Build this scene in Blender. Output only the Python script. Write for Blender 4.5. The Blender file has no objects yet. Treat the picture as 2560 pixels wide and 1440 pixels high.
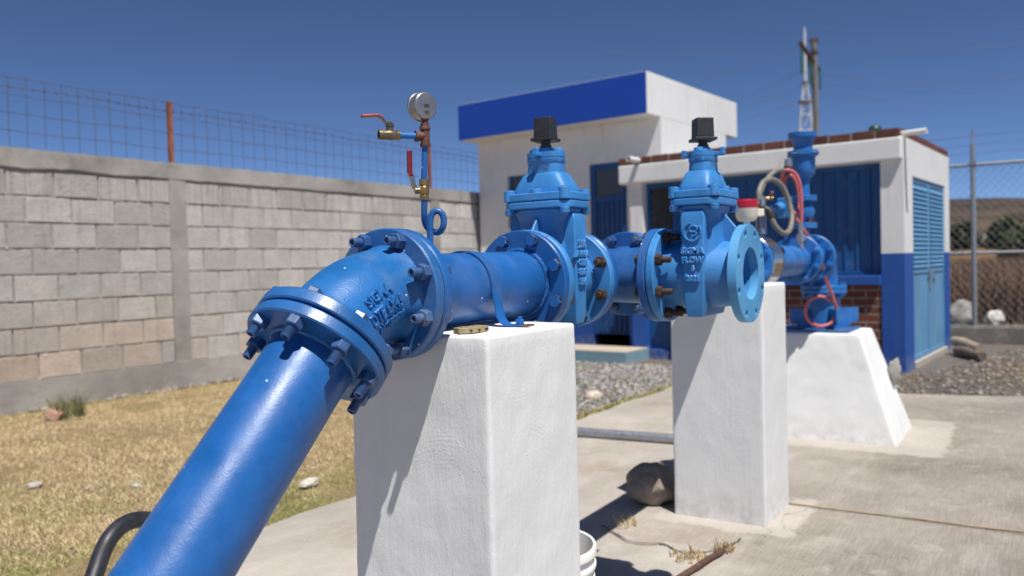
import bpy, bmesh, math, random
import numpy as np
from mathutils import Vector, Matrix, noise
random.seed(7)
rng = np.random.default_rng(7)
PI = math.pi
S = bpy.context.scene
COL = S.collection
V = Vector
def R(d): return math.radians(d)

# ---------------------------------------------------------------- mesh builder
class MB:
    def __init__(s):
        s.v, s.f, s.c = [], [], []
    def add(s, verts, faces, col=None):
        o = len(s.v)
        s.v.extend(tuple(p) for p in verts)
        s.f.extend(tuple(i + o for i in fc) for fc in faces)
        s.c.extend([col] * len(faces))
    def box(s, c, size, rot=None, col=None, taper=None):
        hx, hy, hz = size[0] / 2, size[1] / 2, size[2] / 2
        pts = []
        for z in (-1, 1):
            k = 1.0 if (z < 0 or taper is None) else taper
            for x, y in ((-1, -1), (1, -1), (1, 1), (-1, 1)):
                p = V((x * hx * k, y * hy * k, z * hz))
                if rot is not None: p = rot @ p
                pts.append(p + V(c))
        s.add(pts, [(3, 2, 1, 0), (4, 5, 6, 7), (0, 1, 5, 4), (1, 2, 6, 5), (2, 3, 7, 6), (3, 0, 4, 7)], col)
        return s
    def lathe(s, prof, origin, axis, n=40, cap0=True, cap1=True, col=None):
        a = V(axis).normalized()
        t = V((0, 0, 1)) if abs(a.z) < .9 else V((1, 0, 0))
        u = a.cross(t).normalized(); w = a.cross(u)
        o = V(origin); pts = []; fs = []
        for (d, r) in prof:
            for k in range(n):
                an = 2 * PI * k / n
                pts.append(o + a * d + u * (r * math.cos(an)) + w * (r * math.sin(an)))
        m = len(prof)
        for i in range(m - 1):
            for k in range(n):
                k2 = (k + 1) % n
                fs.append((i * n + k, i * n + k2, (i + 1) * n + k2, (i + 1) * n + k))
        if cap0: fs.append(tuple(range(n - 1, -1, -1)))
        if cap1: fs.append(tuple((m - 1) * n + k for k in range(n)))
        s.add(pts, fs, col); return s
    def cyl(s, p0, p1, r0, r1=None, n=24, cap=True, col=None):
        p0, p1 = V(p0), V(p1); d = p1 - p0
        return s.lathe([(0, r0), (d.length, r0 if r1 is None else r1)], p0, d, n, cap, cap, col)
    def tube(s, pts, r, n=12, closed=False, cap=True, col=None):
        P = [V(p) for p in pts]; m = len(P)
        rr = r if isinstance(r, (list, tuple)) else [r] * m
        T = []
        for i in range(m):
            if closed: d = P[(i + 1) % m] - P[i - 1]
            else: d = P[min(i + 1, m - 1)] - P[max(i - 1, 0)]
            T.append(d.normalized())
        t0 = V((0, 0, 1)) if abs(T[0].z) < .9 else V((1, 0, 0))
        u = T[0].cross(t0).normalized(); out = []; fs = []
        for i in range(m):
            u = (u - T[i] * u.dot(T[i])).normalized(); w = T[i].cross(u)
            for k in range(n):
                an = 2 * PI * k / n
                out.append(P[i] + u * (rr[i] * math.cos(an)) + w * (rr[i] * math.sin(an)))
        for i in range(m if closed else m - 1):
            j = (i + 1) % m
            for k in range(n):
                k2 = (k + 1) % n
                fs.append((i * n + k, i * n + k2, j * n + k2, j * n + k))
        if cap and not closed:
            fs.append(tuple(range(n - 1, -1, -1))); fs.append(tuple((m - 1) * n + k for k in range(n)))
        s.add(out, fs, col); return s
    def prism(s, poly, origin, U, W, depth, col=None):
        U, W = V(U).normalized(), V(W).normalized(); N = U.cross(W)
        o = V(origin); n = len(poly)
        a = [o + U * p[0] + W * p[1] for p in poly]
        b = [p + N * depth for p in a]
        fs = [tuple(range(n - 1, -1, -1)), tuple(range(n, 2 * n))]
        for k in range(n):
            k2 = (k + 1) % n
            fs.append((k, k2, n + k2, n + k))
        s.add(a + b, fs, col); return s
    def loft(s, rings, cap=True, col=None):
        n = len(rings[0]); pts = [p for r in rings for p in r]; fs = []
        for i in range(len(rings) - 1):
            for k in range(n):
                k2 = (k + 1) % n
                fs.append((i * n + k, i * n + k2, (i + 1) * n + k2, (i + 1) * n + k))
        if cap:
            fs.append(tuple(range(n - 1, -1, -1))); m = len(rings) - 1
            fs.append(tuple(m * n + k for k in range(n)))
        s.add(pts, fs, col); return s
    def hexa(s, c, axis, af, h, turn=0.0):
        a = V(axis).normalized(); t = V((0, 0, 1)) if abs(a.z) < .9 else V((1, 0, 0))
        u = a.cross(t).normalized(); w = a.cross(u); r = af / math.sqrt(3)
        def ring(d, k): return [V(c) + a * d + (u * math.cos(turn + i * PI / 3) + w * math.sin(turn + i * PI / 3)) * r * k for i in range(6)]
        s.loft([ring(0, 1), ring(h * .88, 1), ring(h, .9)]); return s
    def blob(s, c, size, seed=0, sub=3, rough=.25, col=None, freq=1.3):
        bm = bmesh.new(); bmesh.ops.create_icosphere(bm, subdivisions=sub, radius=1)
        vs = []
        for v in bm.verts:
            k = 1 + rough * noise.noise(v.co * freq + V((seed * 3.1, seed * 1.7, seed))) + rough * .35 * noise.noise(v.co * freq * 3 + V((seed, 9, 2)))
            vs.append(V((v.co.x * size[0] * k, v.co.y * size[1] * k, v.co.z * size[2] * k)) + V(c))
        s.add(vs, [tuple(q.index for q in f.verts) for f in bm.faces], col); bm.free(); return s
    def merge(s, o, M=None):
        s.add([(M @ V(p)) if M is not None else p for p in o.v], o.f); return s

def obj(name, mb, mat, parent=None, bevel=0, smooth=40, seg=2, weld=False):
    me = bpy.data.meshes.new(name)
    me.from_pydata([tuple(p) for p in mb.v], [], mb.f)
    if any(c is not None for c in mb.c):
        at = me.color_attributes.new('tint', 'FLOAT_COLOR', 'CORNER')
        arr = []
        for p, c in zip(me.polygons, mb.c):
            cc = (1, 1, 1, 1) if c is None else (c[0], c[1], c[2], 1)
            arr.extend(cc * p.loop_total)
        at.data.foreach_set('color', arr)
    bm = bmesh.new(); bm.from_mesh(me); bmesh.ops.recalc_face_normals(bm, faces=bm.faces); bm.to_mesh(me); bm.free()
    me.materials.append(mat)
    if smooth:
        me.polygons.foreach_set('use_smooth', [True] * len(me.polygons))
        if not bevel: me.set_sharp_from_angle(angle=R(smooth))
    o = bpy.data.objects.new(name, me); COL.objects.link(o)
    if bevel:
        b = o.modifiers.new('bevel', 'BEVEL'); b.width = bevel; b.segments = seg; b.limit_method = 'ANGLE'; b.angle_limit = R(32); b.harden_normals = True
    if parent is not None:
        o.parent = parent
        o.matrix_parent_inverse = root_inv(parent)
    return o
def root_inv(p):
    M = Matrix.Identity(4)
    q = p; chain = []
    while q is not None: chain.append(q); q = q.parent
    for q in reversed(chain): M = M @ q.matrix_parent_inverse @ q.matrix_basis
    return M.inverted()
def tag(o, label, cat, group=None, kind=None):
    o['label'] = label; o['category'] = cat
    if group: o['group'] = group
    if kind: o['kind'] = kind
    return o
def thing(name, label, cat, loc, group=None, rz=0, kind=None):
    o = bpy.data.objects.new(name, None); COL.objects.link(o); o.empty_display_size = .05
    o.location = loc; o.rotation_euler = (0, 0, rz)
    return tag(o, label, cat, group, kind)
def copy_tree(o, parent=None):
    c = o.copy(); COL.objects.link(c)
    if parent is not None:
        c.parent = parent; c.matrix_parent_inverse = o.matrix_parent_inverse.copy()
    for ch in list(o.children): copy_tree(ch, c)
    return c
def structure(name, mb, mat, **k):
    o = obj(name, mb, mat, **k); o['kind'] = 'structure'; return o

# ---------------------------------------------------------------- materials
def srgb(r, g, b):
    f = lambda c: (c / 12.92 if c <= .04045 else ((c + .055) / 1.055) ** 2.4)
    return (f(r / 255), f(g / 255), f(b / 255))
class NT:
    def __init__(s, name):
        s.m = bpy.data.materials.new(name); s.m.use_nodes = True
        s.t = s.m.node_tree; s.n = s.t.nodes; s.l = s.t.links
        s.b = s.n['Principled BSDF']; s.o = s.n['Material Output']
        s.co = s.n.new('ShaderNodeTexCoord').outputs['Object']
    def node(s, t, **k):
        n = s.n.new(t)
        for a, b in k.items(): setattr(n, a, b)
        return n
    def put(s, sock, val):
        if hasattr(val, 'links'): s.l.new(val, sock)
        elif isinstance(val, (tuple, list)) and len(val) == 3 and sock.type == 'RGBA': sock.default_value = (*val, 1)
        else: sock.default_value = val
    def noise(s, scale, detail=4, rough=.55, vec=None, dist=0.0):
        n = s.node('ShaderNodeTexNoise'); s.put(n.inputs['Vector'], vec or s.co)
        n.inputs['Scale'].default_value = scale; n.inputs['Detail'].default_value = detail
        n.inputs['Roughness'].default_value = rough; n.inputs['Distortion'].default_value = dist
        return n.outputs['Fac']
    def voro(s, scale, feature='F1', out='Distance', vec=None, rnd=1.0):
        n = s.node('ShaderNodeTexVoronoi', feature=feature); s.put(n.inputs['Vector'], vec or s.co)
        n.inputs['Scale'].default_value = scale; n.inputs['Randomness'].default_value = rnd
        return n.outputs[out]
    def ramp(s, fac, a, b, ca=0.0, cb=1.0):
        n = s.node('ShaderNodeMapRange'); n.clamp = True
        s.put(n.inputs['Value'], fac)
        for k, v in (('From Min', a), ('From Max', b), ('To Min', ca), ('To Max', cb)): n.inputs[k].default_value = v
        return n.outputs['Result']
    def mix(s, fac, a, b, mode='MIX'):
        n = s.node('ShaderNodeMix', data_type='RGBA', blend_type=mode)
        s.put(n.inputs['Factor'], fac); s.put(n.inputs['A'] if False else n.inputs[6], a); s.put(n.inputs[7], b)
        return n.outputs[2]
    def math(s, op, a, b=0.0):
        n = s.node('ShaderNodeMath', operation=op); s.put(n.inputs[0], a); s.put(n.inputs[1], b)
        return n.outputs[0]
    def map(s, scale=(1, 1, 1), rot=(0, 0, 0), loc=(0, 0, 0)):
        n = s.node('ShaderNodeMapping'); s.put(n.inputs['Vector'], s.co)
        n.inputs['Scale'].default_value = scale; n.inputs['Rotation'].default_value = rot; n.inputs['Location'].default_value = loc
        return n.outputs['Vector']
    def sep(s, axis):
        n = s.node('ShaderNodeSeparateXYZ'); s.put(n.inputs[0], s.co); return n.outputs[axis]
    def attr(s, name='tint'):
        n = s.node('ShaderNodeAttribute', attribute_name=name); return n.outputs['Color']
    def rand(s):
        return s.node('ShaderNodeObjectInfo').outputs['Random']
    def bump(s, h, strength=.3, dist=.01):
        n = s.node('ShaderNodeBump'); n.inputs['Strength'].default_value = strength; n.inputs['Distance'].default_value = dist
        s.put(n.inputs['Height'], h)
        prev = s.b.inputs['Normal']
        if prev.links: s.l.new(prev.links[0].from_socket, n.inputs['Normal'])
        s.l.new(n.outputs[0], s.b.inputs['Normal'])
    def done(s, color=None, rough=None, metal=None, spec=None, coat=None):
        if color is not None: s.put(s.b.inputs['Base Color'], color)
        if rough is not None: s.put(s.b.inputs['Roughness'], rough)
        if metal is not None: s.b.inputs['Metallic'].default_value = metal
        if spec is not None: s.b.inputs['Specular IOR Level'].default_value = spec
        if coat is not None: s.b.inputs['Coat Weight'].default_value = coat; s.b.inputs['Coat Roughness'].default_value = .12
        return s.m

def paint(name, col, rough=.32, speck=.0, rust=0.0, dust=.15, peel=.15, coat=0.0):
    m = NT(name)
    n1 = m.noise(9, 5, .6)
    dark = tuple(c * .78 for c in col); lite = tuple(min(1, c * 1.12 + .008) for c in col)
    c = m.mix(m.ramp(n1, .3, .7), dark, lite)
    if dust:
        dd = m.math('MULTIPLY', m.ramp(m.noise(5, 6, .7), .52, .75), dust)
        c = m.mix(dd, c, (.42, .40, .36))
    if rust:
        rr = m.ramp(m.noise(38, 4, .6), .70 - rust * .06, .73 - rust * .05)
        c = m.mix(rr, c, (.16, .052, .018))
    if speck:
        d = m.voro(70, out='Distance'); rc = m.voro(70, out='Color')
        sel = m.node('ShaderNodeSeparateColor'); m.put(sel.inputs[0], rc)
        k = m.math('MULTIPLY', m.math('LESS_THAN', d, .16), m.math('GREATER_THAN', sel.outputs[0], 1 - speck))
        c = m.mix(k, c, (.8, .8, .78))
    if dust:
        ch = m.math('MULTIPLY', m.ramp(m.noise(120, 3, .7), .70, .74), m.ramp(m.noise(8, 3), .5, .6)); c = m.mix(ch, c, (.05, .045, .05))
        c = m.mix(m.math('MULTIPLY', m.ramp(m.noise(3.5, 6, .75, None, 1.5), .5, .72), .30), c, tuple(x * .55 for x in col))
    m.bump(m.noise(260, 2, .5), peel, .0015)
    m.bump(m.noise(22, 3, .5), .12, .006)
    return m.done(c, m.ramp(m.noise(14, 4), .3, .7, rough * .8, rough * 1.35), 0, .5, coat)

def simple(name, col, rough=.5, metal=0.0, var=.15, scale=20, bump=.0, bscale=120, bdist=.002):
    m = NT(name)
    c = m.mix(m.ramp(m.noise(scale, 5, .6), .3, .7), tuple(x * (1 - var) for x in col), tuple(min(1, x * (1 + var)) for x in col))
    if bump: m.bump(m.noise(bscale, 4, .6), bump, bdist)
    return m.done(c, m.ramp(m.noise(scale * 1.7, 3), .3, .7, rough * .85, min(1, rough * 1.15)), metal)

BLUE = (.013, .145, .45)
M = {}
M['blue'] = paint('royal_blue_enamel', (.010, .108, .36), .36, speck=.010, dust=.12, peel=.16)
M['blue_cast'] = paint('royal_blue_cast_iron', (.014, .138, .40), .33, speck=.006, dust=.20, peel=.4)
M['blue_flange'] = paint('dull_blue_flange', (.016, .115, .34), .36, speck=.012, dust=.22, peel=.2)
M['blue_bolt'] = paint('blue_painted_steel', (.030, .092, .24), .38, speck=.0, dust=.3, peel=.2)
M['epoxy'] = paint('sky_blue_epoxy', (.043, .232, .56), .42, rust=.25, dust=.10, peel=.5)
M['epoxy_face'] = paint('sky_blue_flange_face', (.085, .33, .62), .5, dust=.12, peel=.3)
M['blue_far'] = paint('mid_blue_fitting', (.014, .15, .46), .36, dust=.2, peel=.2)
M['plate_blue'] = paint('faded_blue_plate', (.03, .11, .30), .5, dust=.35, peel=.3)
M['gasket'] = simple('black_rubber_gasket', (.012, .012, .013), .7)
M['rusty_bolt'] = simple('rusty_brown_steel', (.052, .033, .025), .7, .25, .45, 60, .5, 200)
M['black_iron'] = simple('black_cast_iron', (.022, .023, .027), .48, 0, .3, 40, .5, 160)
M['brass'] = simple('tarnished_brass', (.36, .25, .11), .36, .85, .25, 60, .1)
M['bronze'] = simple('dull_bronze', (.22, .17, .11), .42, .8, .3, 60, .15)
M['rust_iron'] = simple('rusty_malleable_iron', (.13, .055, .04), .72, .1, .3, 70, .4, 200)
M['zinc'] = simple('zinc_plated_steel', (.5, .5, .5), .35, .9, .15, 50)
M['case_steel'] = simple('brushed_steel_case', (.33, .33, .33), .36, .75, .1, 40)
M['steel'] = simple('polished_stainless_steel', (.62, .60, .57), .17, 1.0, .08, 14, .05)
M['red_grip'] = simple('dark_red_vinyl_grip', (.20, .018, .028), .45, 0, .25, 40)
M['faded_grip'] = simple('sun_faded_red_grip', (.34, .075, .06), .55, 0, .35, 60)
M['cap_red'] = simple('red_plastic_lid', (.42, .012, .03), .3, 0, .1)
M['cream'] = simple('cream_enamel_housing', (.72, .69, .58), .4, 0, .08, 20)
M['pvc'] = simple('white_pvc', (.78, .77, .73), .4, 0, .05, 20)
M['hose_grey'] = simple('grey_rubber_hose', (.19, .18, .155), .5, 0, .2, 30)
M['hose_red'] = simple('faded_red_hose', (.52, .13, .13), .45, 0, .2, 30)
M['hose_black'] = simple('dusty_black_hose', (.022, .024, .032), .5, 0, .5, 25, .2)
M['galv'] = simple('galvanised_steel', (.36, .38, .40), .42, .7, .2, 30)
M['wire'] = simple('rusty_wire', (.10, .075, .07), .7, .4, .5, 6)
M['rust_post'] = simple('rusty_angle_iron', (.30, .10, .05), .8, .1, .45, 9, .4, 120)
M['green_ceramic'] = simple('green_glass_insulator', (.03, .14, .11), .25)
M['pole'] = simple('weathered_pole', (.17, .165, .16), .8, 0, .2, 3)
M['cable'] = simple('dull_aluminium_cable', (.20, .23, .28), .6, .3)
M['tower'] = simple('pale_tower_steel', (.62, .63, .64), .5, .2)
M['dome'] = simple('dark_green_plastic', (.012, .06, .05), .4)
M['stick'] = simple('rusty_bar', (.10, .05, .035), .8, .1, .4, 40, .5)
M['yellow_plate'] = simple('dull_brass_plate', (.42, .33, .18), .5, .35, .2, 60, .2)
M['dark'] = simple('dark_interior', (.02, .02, .022), .9)
M['glass'] = NT('dusty_window_glass').done((.07, .08, .10), .3, 0, .5)

def plaster(name, col, stain=.1, stroke=1.0):
    m = NT(name)
    n = m.noise(2.2, 6, .6); c = m.mix(m.ramp(n, .35, .7), tuple(x * .93 for x in col), col)
    sv = m.map((6, 6, .7)); c = m.mix(m.math('MULTIPLY', m.ramp(m.noise(2.5, 6, .65, sv), .55, .8), stain), c, (.42, .37, .30))
    # brush strokes swept in arcs, plus dribbles and blobs of thick paint
    wv = m.node('ShaderNodeTexWave', wave_type='RINGS', rings_direction='SPHERICAL')
    vw = m.node('ShaderNodeVectorMath', operation='MULTIPLY'); m.put(vw.inputs[0], m.voro(2.6, out='Position')); vw.inputs[1].default_value = (1, 1, 1)
    sb = m.node('ShaderNodeVectorMath', operation='SUBTRACT'); m.put(sb.inputs[0], m.co); m.put(sb.inputs[1], m.voro(2.1, out='Position'))
    m.put(wv.inputs['Vector'], sb.outputs[0]); wv.inputs['Scale'].default_value = 34; wv.inputs['Distortion'].default_value = 6
    wv.inputs['Detail'].default_value = 3; wv.inputs['Detail Scale'].default_value = 2.2
    sw = m.math('MULTIPLY', wv.outputs['Fac'], m.ramp(m.noise(3.2, 3), .54, .72))
    m.bump(sw, .20 * stroke, .003)
    m.bump(m.noise(9, 5, .7, m.map((9, 9, .8), (.1, .06, 0))), .28 * stroke, .004)
    m.bump(m.noise(45, 5, .65, m.map((1, 1, .35))), .26 * stroke, .004)
    m.bump(m.noise(6, 3), .15, .012)
    m.bump(m.noise(170, 4, .7, m.map((1, 1, .5))), .35 * stroke, .0025)
    c = m.mix(m.math('MULTIPLY', m.ramp(m.noise(160, 3, .75), .62, .72), .30), c, (.45, .43, .40))
    c = m.mix(m.math('MULTIPLY', m.math('MULTIPLY', m.ramp(m.sep(2), .16, .0), m.ramp(m.noise(14, 6, .75), .4, .68)), .65), c, (.40, .36, .30))
    bl = m.ramp(m.voro(48), .0, .14, 1, 0)
    m.bump(m.math('MULTIPLY', bl, m.ramp(m.noise(7, 2), .52, .66)), .35 * stroke, .004)
    return m.done(c, .62, 0, .35)
M['white'] = plaster('white_limewash_plaster', (.78, .78, .77), .10, 1.0)
M['white_wall'] = plaster('white_painted_wall', (.76, .76, .75), .5, .35)
M['dado'] = plaster('cobalt_painted_plaster', (.016, .083, .34), .06, .3)
M['fascia'] = plaster('cobalt_painted_fascia', (.006, .062, .40), .03, .25)
M['step_blue'] = plaster('pale_blue_step', (.16, .32, .42), .3, .4)
M['step_top'] = plaster('worn_cement_step', (.52, .44, .35), .3, .4)

def concrete(name, col, stain=(.30, .22, .16), k=.5, fine=.35, brushed=True, patches=(), patch_col=None):
    m = NT(name)
    c = m.mix(m.ramp(m.noise(.9, 7, .62), .35, .68), tuple(x * .72 for x in col), tuple(min(1, x * 1.12) for x in col))
    c = m.mix(m.math('MULTIPLY', m.ramp(m.noise(1.7, 7, .68, m.map((1, 1, 1), (0, 0, .7), (4, 2, 0))), .5, .72), k), c, stain)
    if patches:                                          # the pour nearest the yard gate is older and darker
        old = m.math('MULTIPLY', m.ramp(m.math('ADD', m.sep(1), m.math('MULTIPLY', m.noise(1.4, 6, .7), .9)), .95, -.15), m.ramp(m.noise(.8, 6, .65), .25, .6, .45, 1.0))
        c = m.mix(m.math('MULTIPLY', old, .92), c, m.mix(m.ramp(m.noise(2.1, 7, .72, m.map((1, 1, 1), (0, 0, .4))), .36, .64), (.160, .140, .116), (.290, .250, .208)))
    c = m.mix(m.math('MULTIPLY', m.ramp(m.noise(.55, 4, .6, m.map((1, 1, 1), (0, 0, 0), (7, 3, 0))), .45, .65), .30), c, (.235, .205, .175))
    c = m.mix(m.math('MULTIPLY', m.ramp(m.noise(3.2, 6, .75, m.map((.25, 1.6, 1), (0, 0, .5))), .55, .75), .35), c, (.56, .53, .48))
    c = m.mix(m.math('MULTIPLY', m.ramp(m.noise(5.5, 6, .7), .55, .75), .35), c, (.66, .63, .58))
    c = m.mix(m.math('MULTIPLY', m.ramp(m.noise(95, 3, .7), .5, .75), .35), c, tuple(x * .5 for x in col))
    for (cx, cy, hx, hy) in patches:                     # newer cement smeared round the pillar feet
        dx = m.math('SUBTRACT', m.math('ABSOLUTE', m.math('SUBTRACT', m.sep(0), cx)), hx); dy = m.math('SUBTRACT', m.math('ABSOLUTE', m.math('SUBTRACT', m.sep(1), cy)), hy)
        dd = m.math('ADD', m.math('MAXIMUM', dx, dy), m.math('MULTIPLY', m.math('SUBTRACT', m.noise(6, 7, .7), .5), .22))
        c = m.mix(m.math('MULTIPLY', m.ramp(dd, .012, -.016), .8), c, m.mix(m.ramp(m.noise(4, 6, .7), .3, .7), tuple(x * .82 for x in patch_col), patch_col))
    d = m.voro(26); c = m.mix(m.math('MULTIPLY', m.math('LESS_THAN', d, .085), m.ramp(m.noise(3, 2), .5, .56)), c, (.07, .06, .05))
    if brushed:
        br = m.noise(22, 4, .65, m.map((.3, 6, 1), (0, 0, .95))); m.bump(br, .45, .004)
        c = m.mix(m.math('MULTIPLY', m.ramp(br, .46, .70), .22), c, (.60, .57, .52))
        vv = m.node('ShaderNodeVectorMath', operation='ADD'); nz = m.node('ShaderNodeTexNoise'); m.put(nz.inputs['Vector'], m.co); nz.inputs['Scale'].default_value = 2.2; nz.inputs['Detail'].default_value = 6
        sc = m.node('ShaderNodeVectorMath', operation='SCALE'); m.put(sc.inputs[0], nz.outputs['Color']); sc.inputs['Scale'].default_value = .55; m.put(vv.inputs[0], m.co); m.put(vv.inputs[1], sc.outputs[0])
        ck = m.ramp(m.voro(.85, feature='DISTANCE_TO_EDGE', vec=vv.outputs[0]), .0032, .0008); c = m.mix(m.math('MULTIPLY', m.math('MULTIPLY', ck, m.ramp(m.noise(.7, 2), .54, .62)), .5), c, (.15, .135, .115))
        c = m.mix(m.math('MULTIPLY', m.ramp(m.noise(240, 2, .7), .60, .72), .45), c, (.13, .115, .10)); c = m.mix(m.math('MULTIPLY', m.ramp(m.noise(210, 2, .7, m.map((1, 1, 1), (0, 0, 0), (3, 3, 3))), .62, .72), .40), c, (.70, .67, .62))
    m.bump(m.noise(150, 4, .65), fine, .004)
    m.bump(m.noise(5, 5, .6), .5, .02)
    return m.done(c, .85, 0, .25)
M['slab'] = concrete('worn_concrete_slab', (.47, .425, .375), k=.8, fine=.6, patches=((2.276, -.02, .30, .30), (4.25, .0, .56, .72)), patch_col=(.50, .455, .40))
M['slab_light'] = concrete('fresh_cement_patch', (.50, .455, .395), k=.4)
M['slab_rough'] = concrete('broken_cement', (.45, .41, .36), (.22, .17, .12), .6, .9, False)
M['beam'] = concrete('cast_concrete_beam', (.43, .41, .38), (.21, .20, .185), .75, 1.0, False)
M['curb'] = concrete('dark_concrete_curb', (.22, .205, .19), (.12, .11, .10), .5, .6, False)
M['crack'] = simple('dirt_filled_crack', (.085, .066, .048), .95, 0, .4, 20)
M['sealant'] = simple('ochre_joint_sealant', (.34, .245, .145), .85, 0, .3, 12, .5)
def masonry(name):
    m = NT(name)
    c = m.mix(1.0, m.attr(), m.mix(m.ramp(m.noise(7, 6, .7), .3, .72), (.82, .81, .80), (1.08, 1.06, 1.03)), 'MULTIPLY')
    st = m.ramp(m.noise(3, 6, .7, m.map((5, 5, .5))), .56, .74)
    c = m.mix(m.math('MULTIPLY', st, .45), c, (.20, .185, .17))
    run = m.math('MULTIPLY', m.ramp(m.noise(4, 5, .7, m.map((9, 9, .25))), .50, .66), m.ramp(m.sep(2), 1.45, 2.05)); c = m.mix(m.math('MULTIPLY', run, .55), c, (.10, .095, .09))
    c = m.mix(m.math('MULTIPLY', m.ramp(m.noise(19, 6, .75), .52, .70), .35), c, (.62, .60, .57))
    c = m.mix(m.math('MULTIPLY', m.ramp(m.noise(140, 3, .7), .48, .72), .4), c, (.22, .20, .18))
    m.bump(m.noise(150, 5, .75), .9, .010); m.bump(m.noise(26, 5, .7), .7, .014)
    return m.done(c, .92, 0, .2)
M['block'] = masonry('grey_cement_block')
M['mortar'] = concrete('rough_mortar', (.43, .41, .385), (.26, .245, .225), .6, 1.0, False)

def bricks(name, sx, sy, rotx=0.0, c1=(.20, .062, .04), c2=(.13, .04, .03)):
    m = NT(name)
    b = m.node('ShaderNodeTexBrick')
    cx = m.node('ShaderNodeCombineXYZ'); m.put(cx.inputs[0], m.sep(1)); m.put(cx.inputs[1], m.sep(2)); m.put(b.inputs['Vector'], cx.outputs[0])
    b.inputs['Scale'].default_value = 1; b.inputs['Brick Width'].default_value = sx; b.inputs['Row Height'].default_value = sy
    b.inputs['Mortar Size'].default_value = .011; b.inputs['Mortar Smooth'].default_value = .3
    b.inputs['Color1'].default_value = (*c1, 1); b.inputs['Color2'].default_value = (*c2, 1); b.inputs['Mortar'].default_value = (.26, .22, .18, 1)
    c = m.mix(m.math('MULTIPLY', m.ramp(m.noise(18, 5, .7), .4, .7), .5), b.outputs['Color'], (.09, .05, .04))
    m.bump(m.math('SUBTRACT', 1.0, b.outputs['Fac']), .7, .01); m.bump(m.noise(80, 4, .6), .4, .004)
    return m.done(c, .88, 0, .2)
M['brick'] = bricks('red_brickwork', .25, .078)
def tinted(name, rough=.85, bump=.6, bs=60, bd=.006, lo=.7, hi=1.15):
    m = NT(name)
    c = m.mix(1.0, m.attr(), m.mix(m.ramp(m.noise(bs * .3, 5, .65), .3, .7), (lo,) * 3, (hi,) * 3), 'MULTIPLY')
    m.bump(m.noise(bs, 4, .65), bump, bd)
    return m.done(c, rough, 0, .25)
M['tint'] = tinted('mottled_clay_brick')
M['stone'] = tinted('rough_stone', .9, .8, 45, .01, .55, 1.15)
M['gravel'] = tinted('crushed_gravel', .9, .4, 90, .004)
M['leafy'] = tinted('leaf_blades', .7, .0, 40, .001, .8, 1.2)
def panelmat(name, col, rough=.45):
    m = NT(name)
    c = m.mix(m.ramp(m.noise(3, 5, .6, m.map((4, 4, .6))), .3, .7), tuple(x * .8 for x in col), tuple(x * 1.15 for x in col))
    c = m.mix(m.math('MULTIPLY', m.ramp(m.noise(6, 5, .7), .56, .78), .3), c, (.30, .30, .30))
    m.bump(m.noise(4, 2), .1, .02)
    return m.done(c, rough, 0, .45)
M['panel'] = panelmat('deep_blue_sheet_metal', (.008, .082, .25))
M['door_dark'] = panelmat('deep_blue_door_paint', (.009, .075, .24))
M['door_light'] = panelmat('pale_blue_door_paint', (.12, .30, .50), .5)
# ---------------------------------------------------------------- camera, sun, sky
H = 1.125
FPX = 2050.0
CAMP = V((-1.336, -1.151, H))
yaw, pitch, roll = R(32.5), -math.atan(58 / FPX), R(1.52)
fwd = V((math.cos(yaw) * math.cos(pitch), math.sin(yaw) * math.cos(pitch), math.sin(pitch)))
rt = V((math.sin(yaw), -math.cos(yaw), 0)); up = rt.cross(fwd)
rt, up = rt * math.cos(roll) - up * math.sin(roll), up * math.cos(roll) + rt * math.sin(roll)
cam = bpy.data.cameras.new('camera'); camo = bpy.data.objects.new('camera', cam); COL.objects.link(camo)
camo.matrix_world = Matrix(((rt.x, up.x, -fwd.x, CAMP.x), (rt.y, up.y, -fwd.y, CAMP.y), (rt.z, up.z, -fwd.z, CAMP.z), (0, 0, 0, 1)))
cam.sensor_width = 36; cam.lens = FPX / 2560 * 36; cam.clip_start = .05; cam.clip_end = 6000
cam.dof.use_dof = True; cam.dof.focus_distance = 1.72; cam.dof.aperture_fstop = 3.4
S.camera = camo
def W(r, f, z=0.0):                       # metres to the side of and ahead of the camera
    return V((CAMP.x + .5373 * r + .84339 * f, CAMP.y - .84339 * r + .5373 * f, z))
def hz(px): return 662 - .0266 * (px - 1280)
def at(px, f, py=None, z=0.0):
    if py is not None: px += .0266 * (hz(px) - py)          # plumb lines lean a little in the frame
    return W((px - 1280) / FPX * f, f, z if py is None else H + (hz(px) - py) * f / FPX)
K = .9                                    # ground layout scaled about the camera by this, turned a little against the pipeline
def cam_scaled(x, y, z=0.0): return V((-.1333 + K * (.99966 * x - .02618 * y), -.1139 + K * (.02618 * x + .99966 * y), K * z))

LIGHT = V((.26, .405, -1.0)).normalized()
sun = bpy.data.lights.new('sun', 'SUN'); suno = bpy.data.objects.new('sun', sun); COL.objects.link(suno)
sun.energy = 4.9; sun.angle = R(.53); sun.color = (1.0, .965, .90)
suno.rotation_euler = LIGHT.to_track_quat('-Z', 'Y').to_euler(); suno.location = (0, 0, 20)
w = bpy.data.worlds.new('World'); S.world = w; w.use_nodes = True
wn = w.node_tree.nodes; wl = w.node_tree.links
sky = wn.new('ShaderNodeTexSky'); sky.sky_type = 'NISHITA'; sky.sun_disc = False
sky.sun_elevation = math.asin(-LIGHT.z); sky.sun_rotation = math.atan2(-LIGHT.x, -LIGHT.y)
sky.altitude = 2300; sky.air_density = .45; sky.dust_density = 0; sky.ozone_density = 6.0
bg = wn['Background']; bg.inputs['Strength'].default_value = .100
wl.new(sky.outputs[0], bg.inputs['Color'])
S.view_settings.view_transform = 'Standard'; S.view_settings.look = 'None'
S.view_settings.exposure = .25; S.view_settings.gamma = 1
S.render.engine = 'CYCLES'
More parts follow.
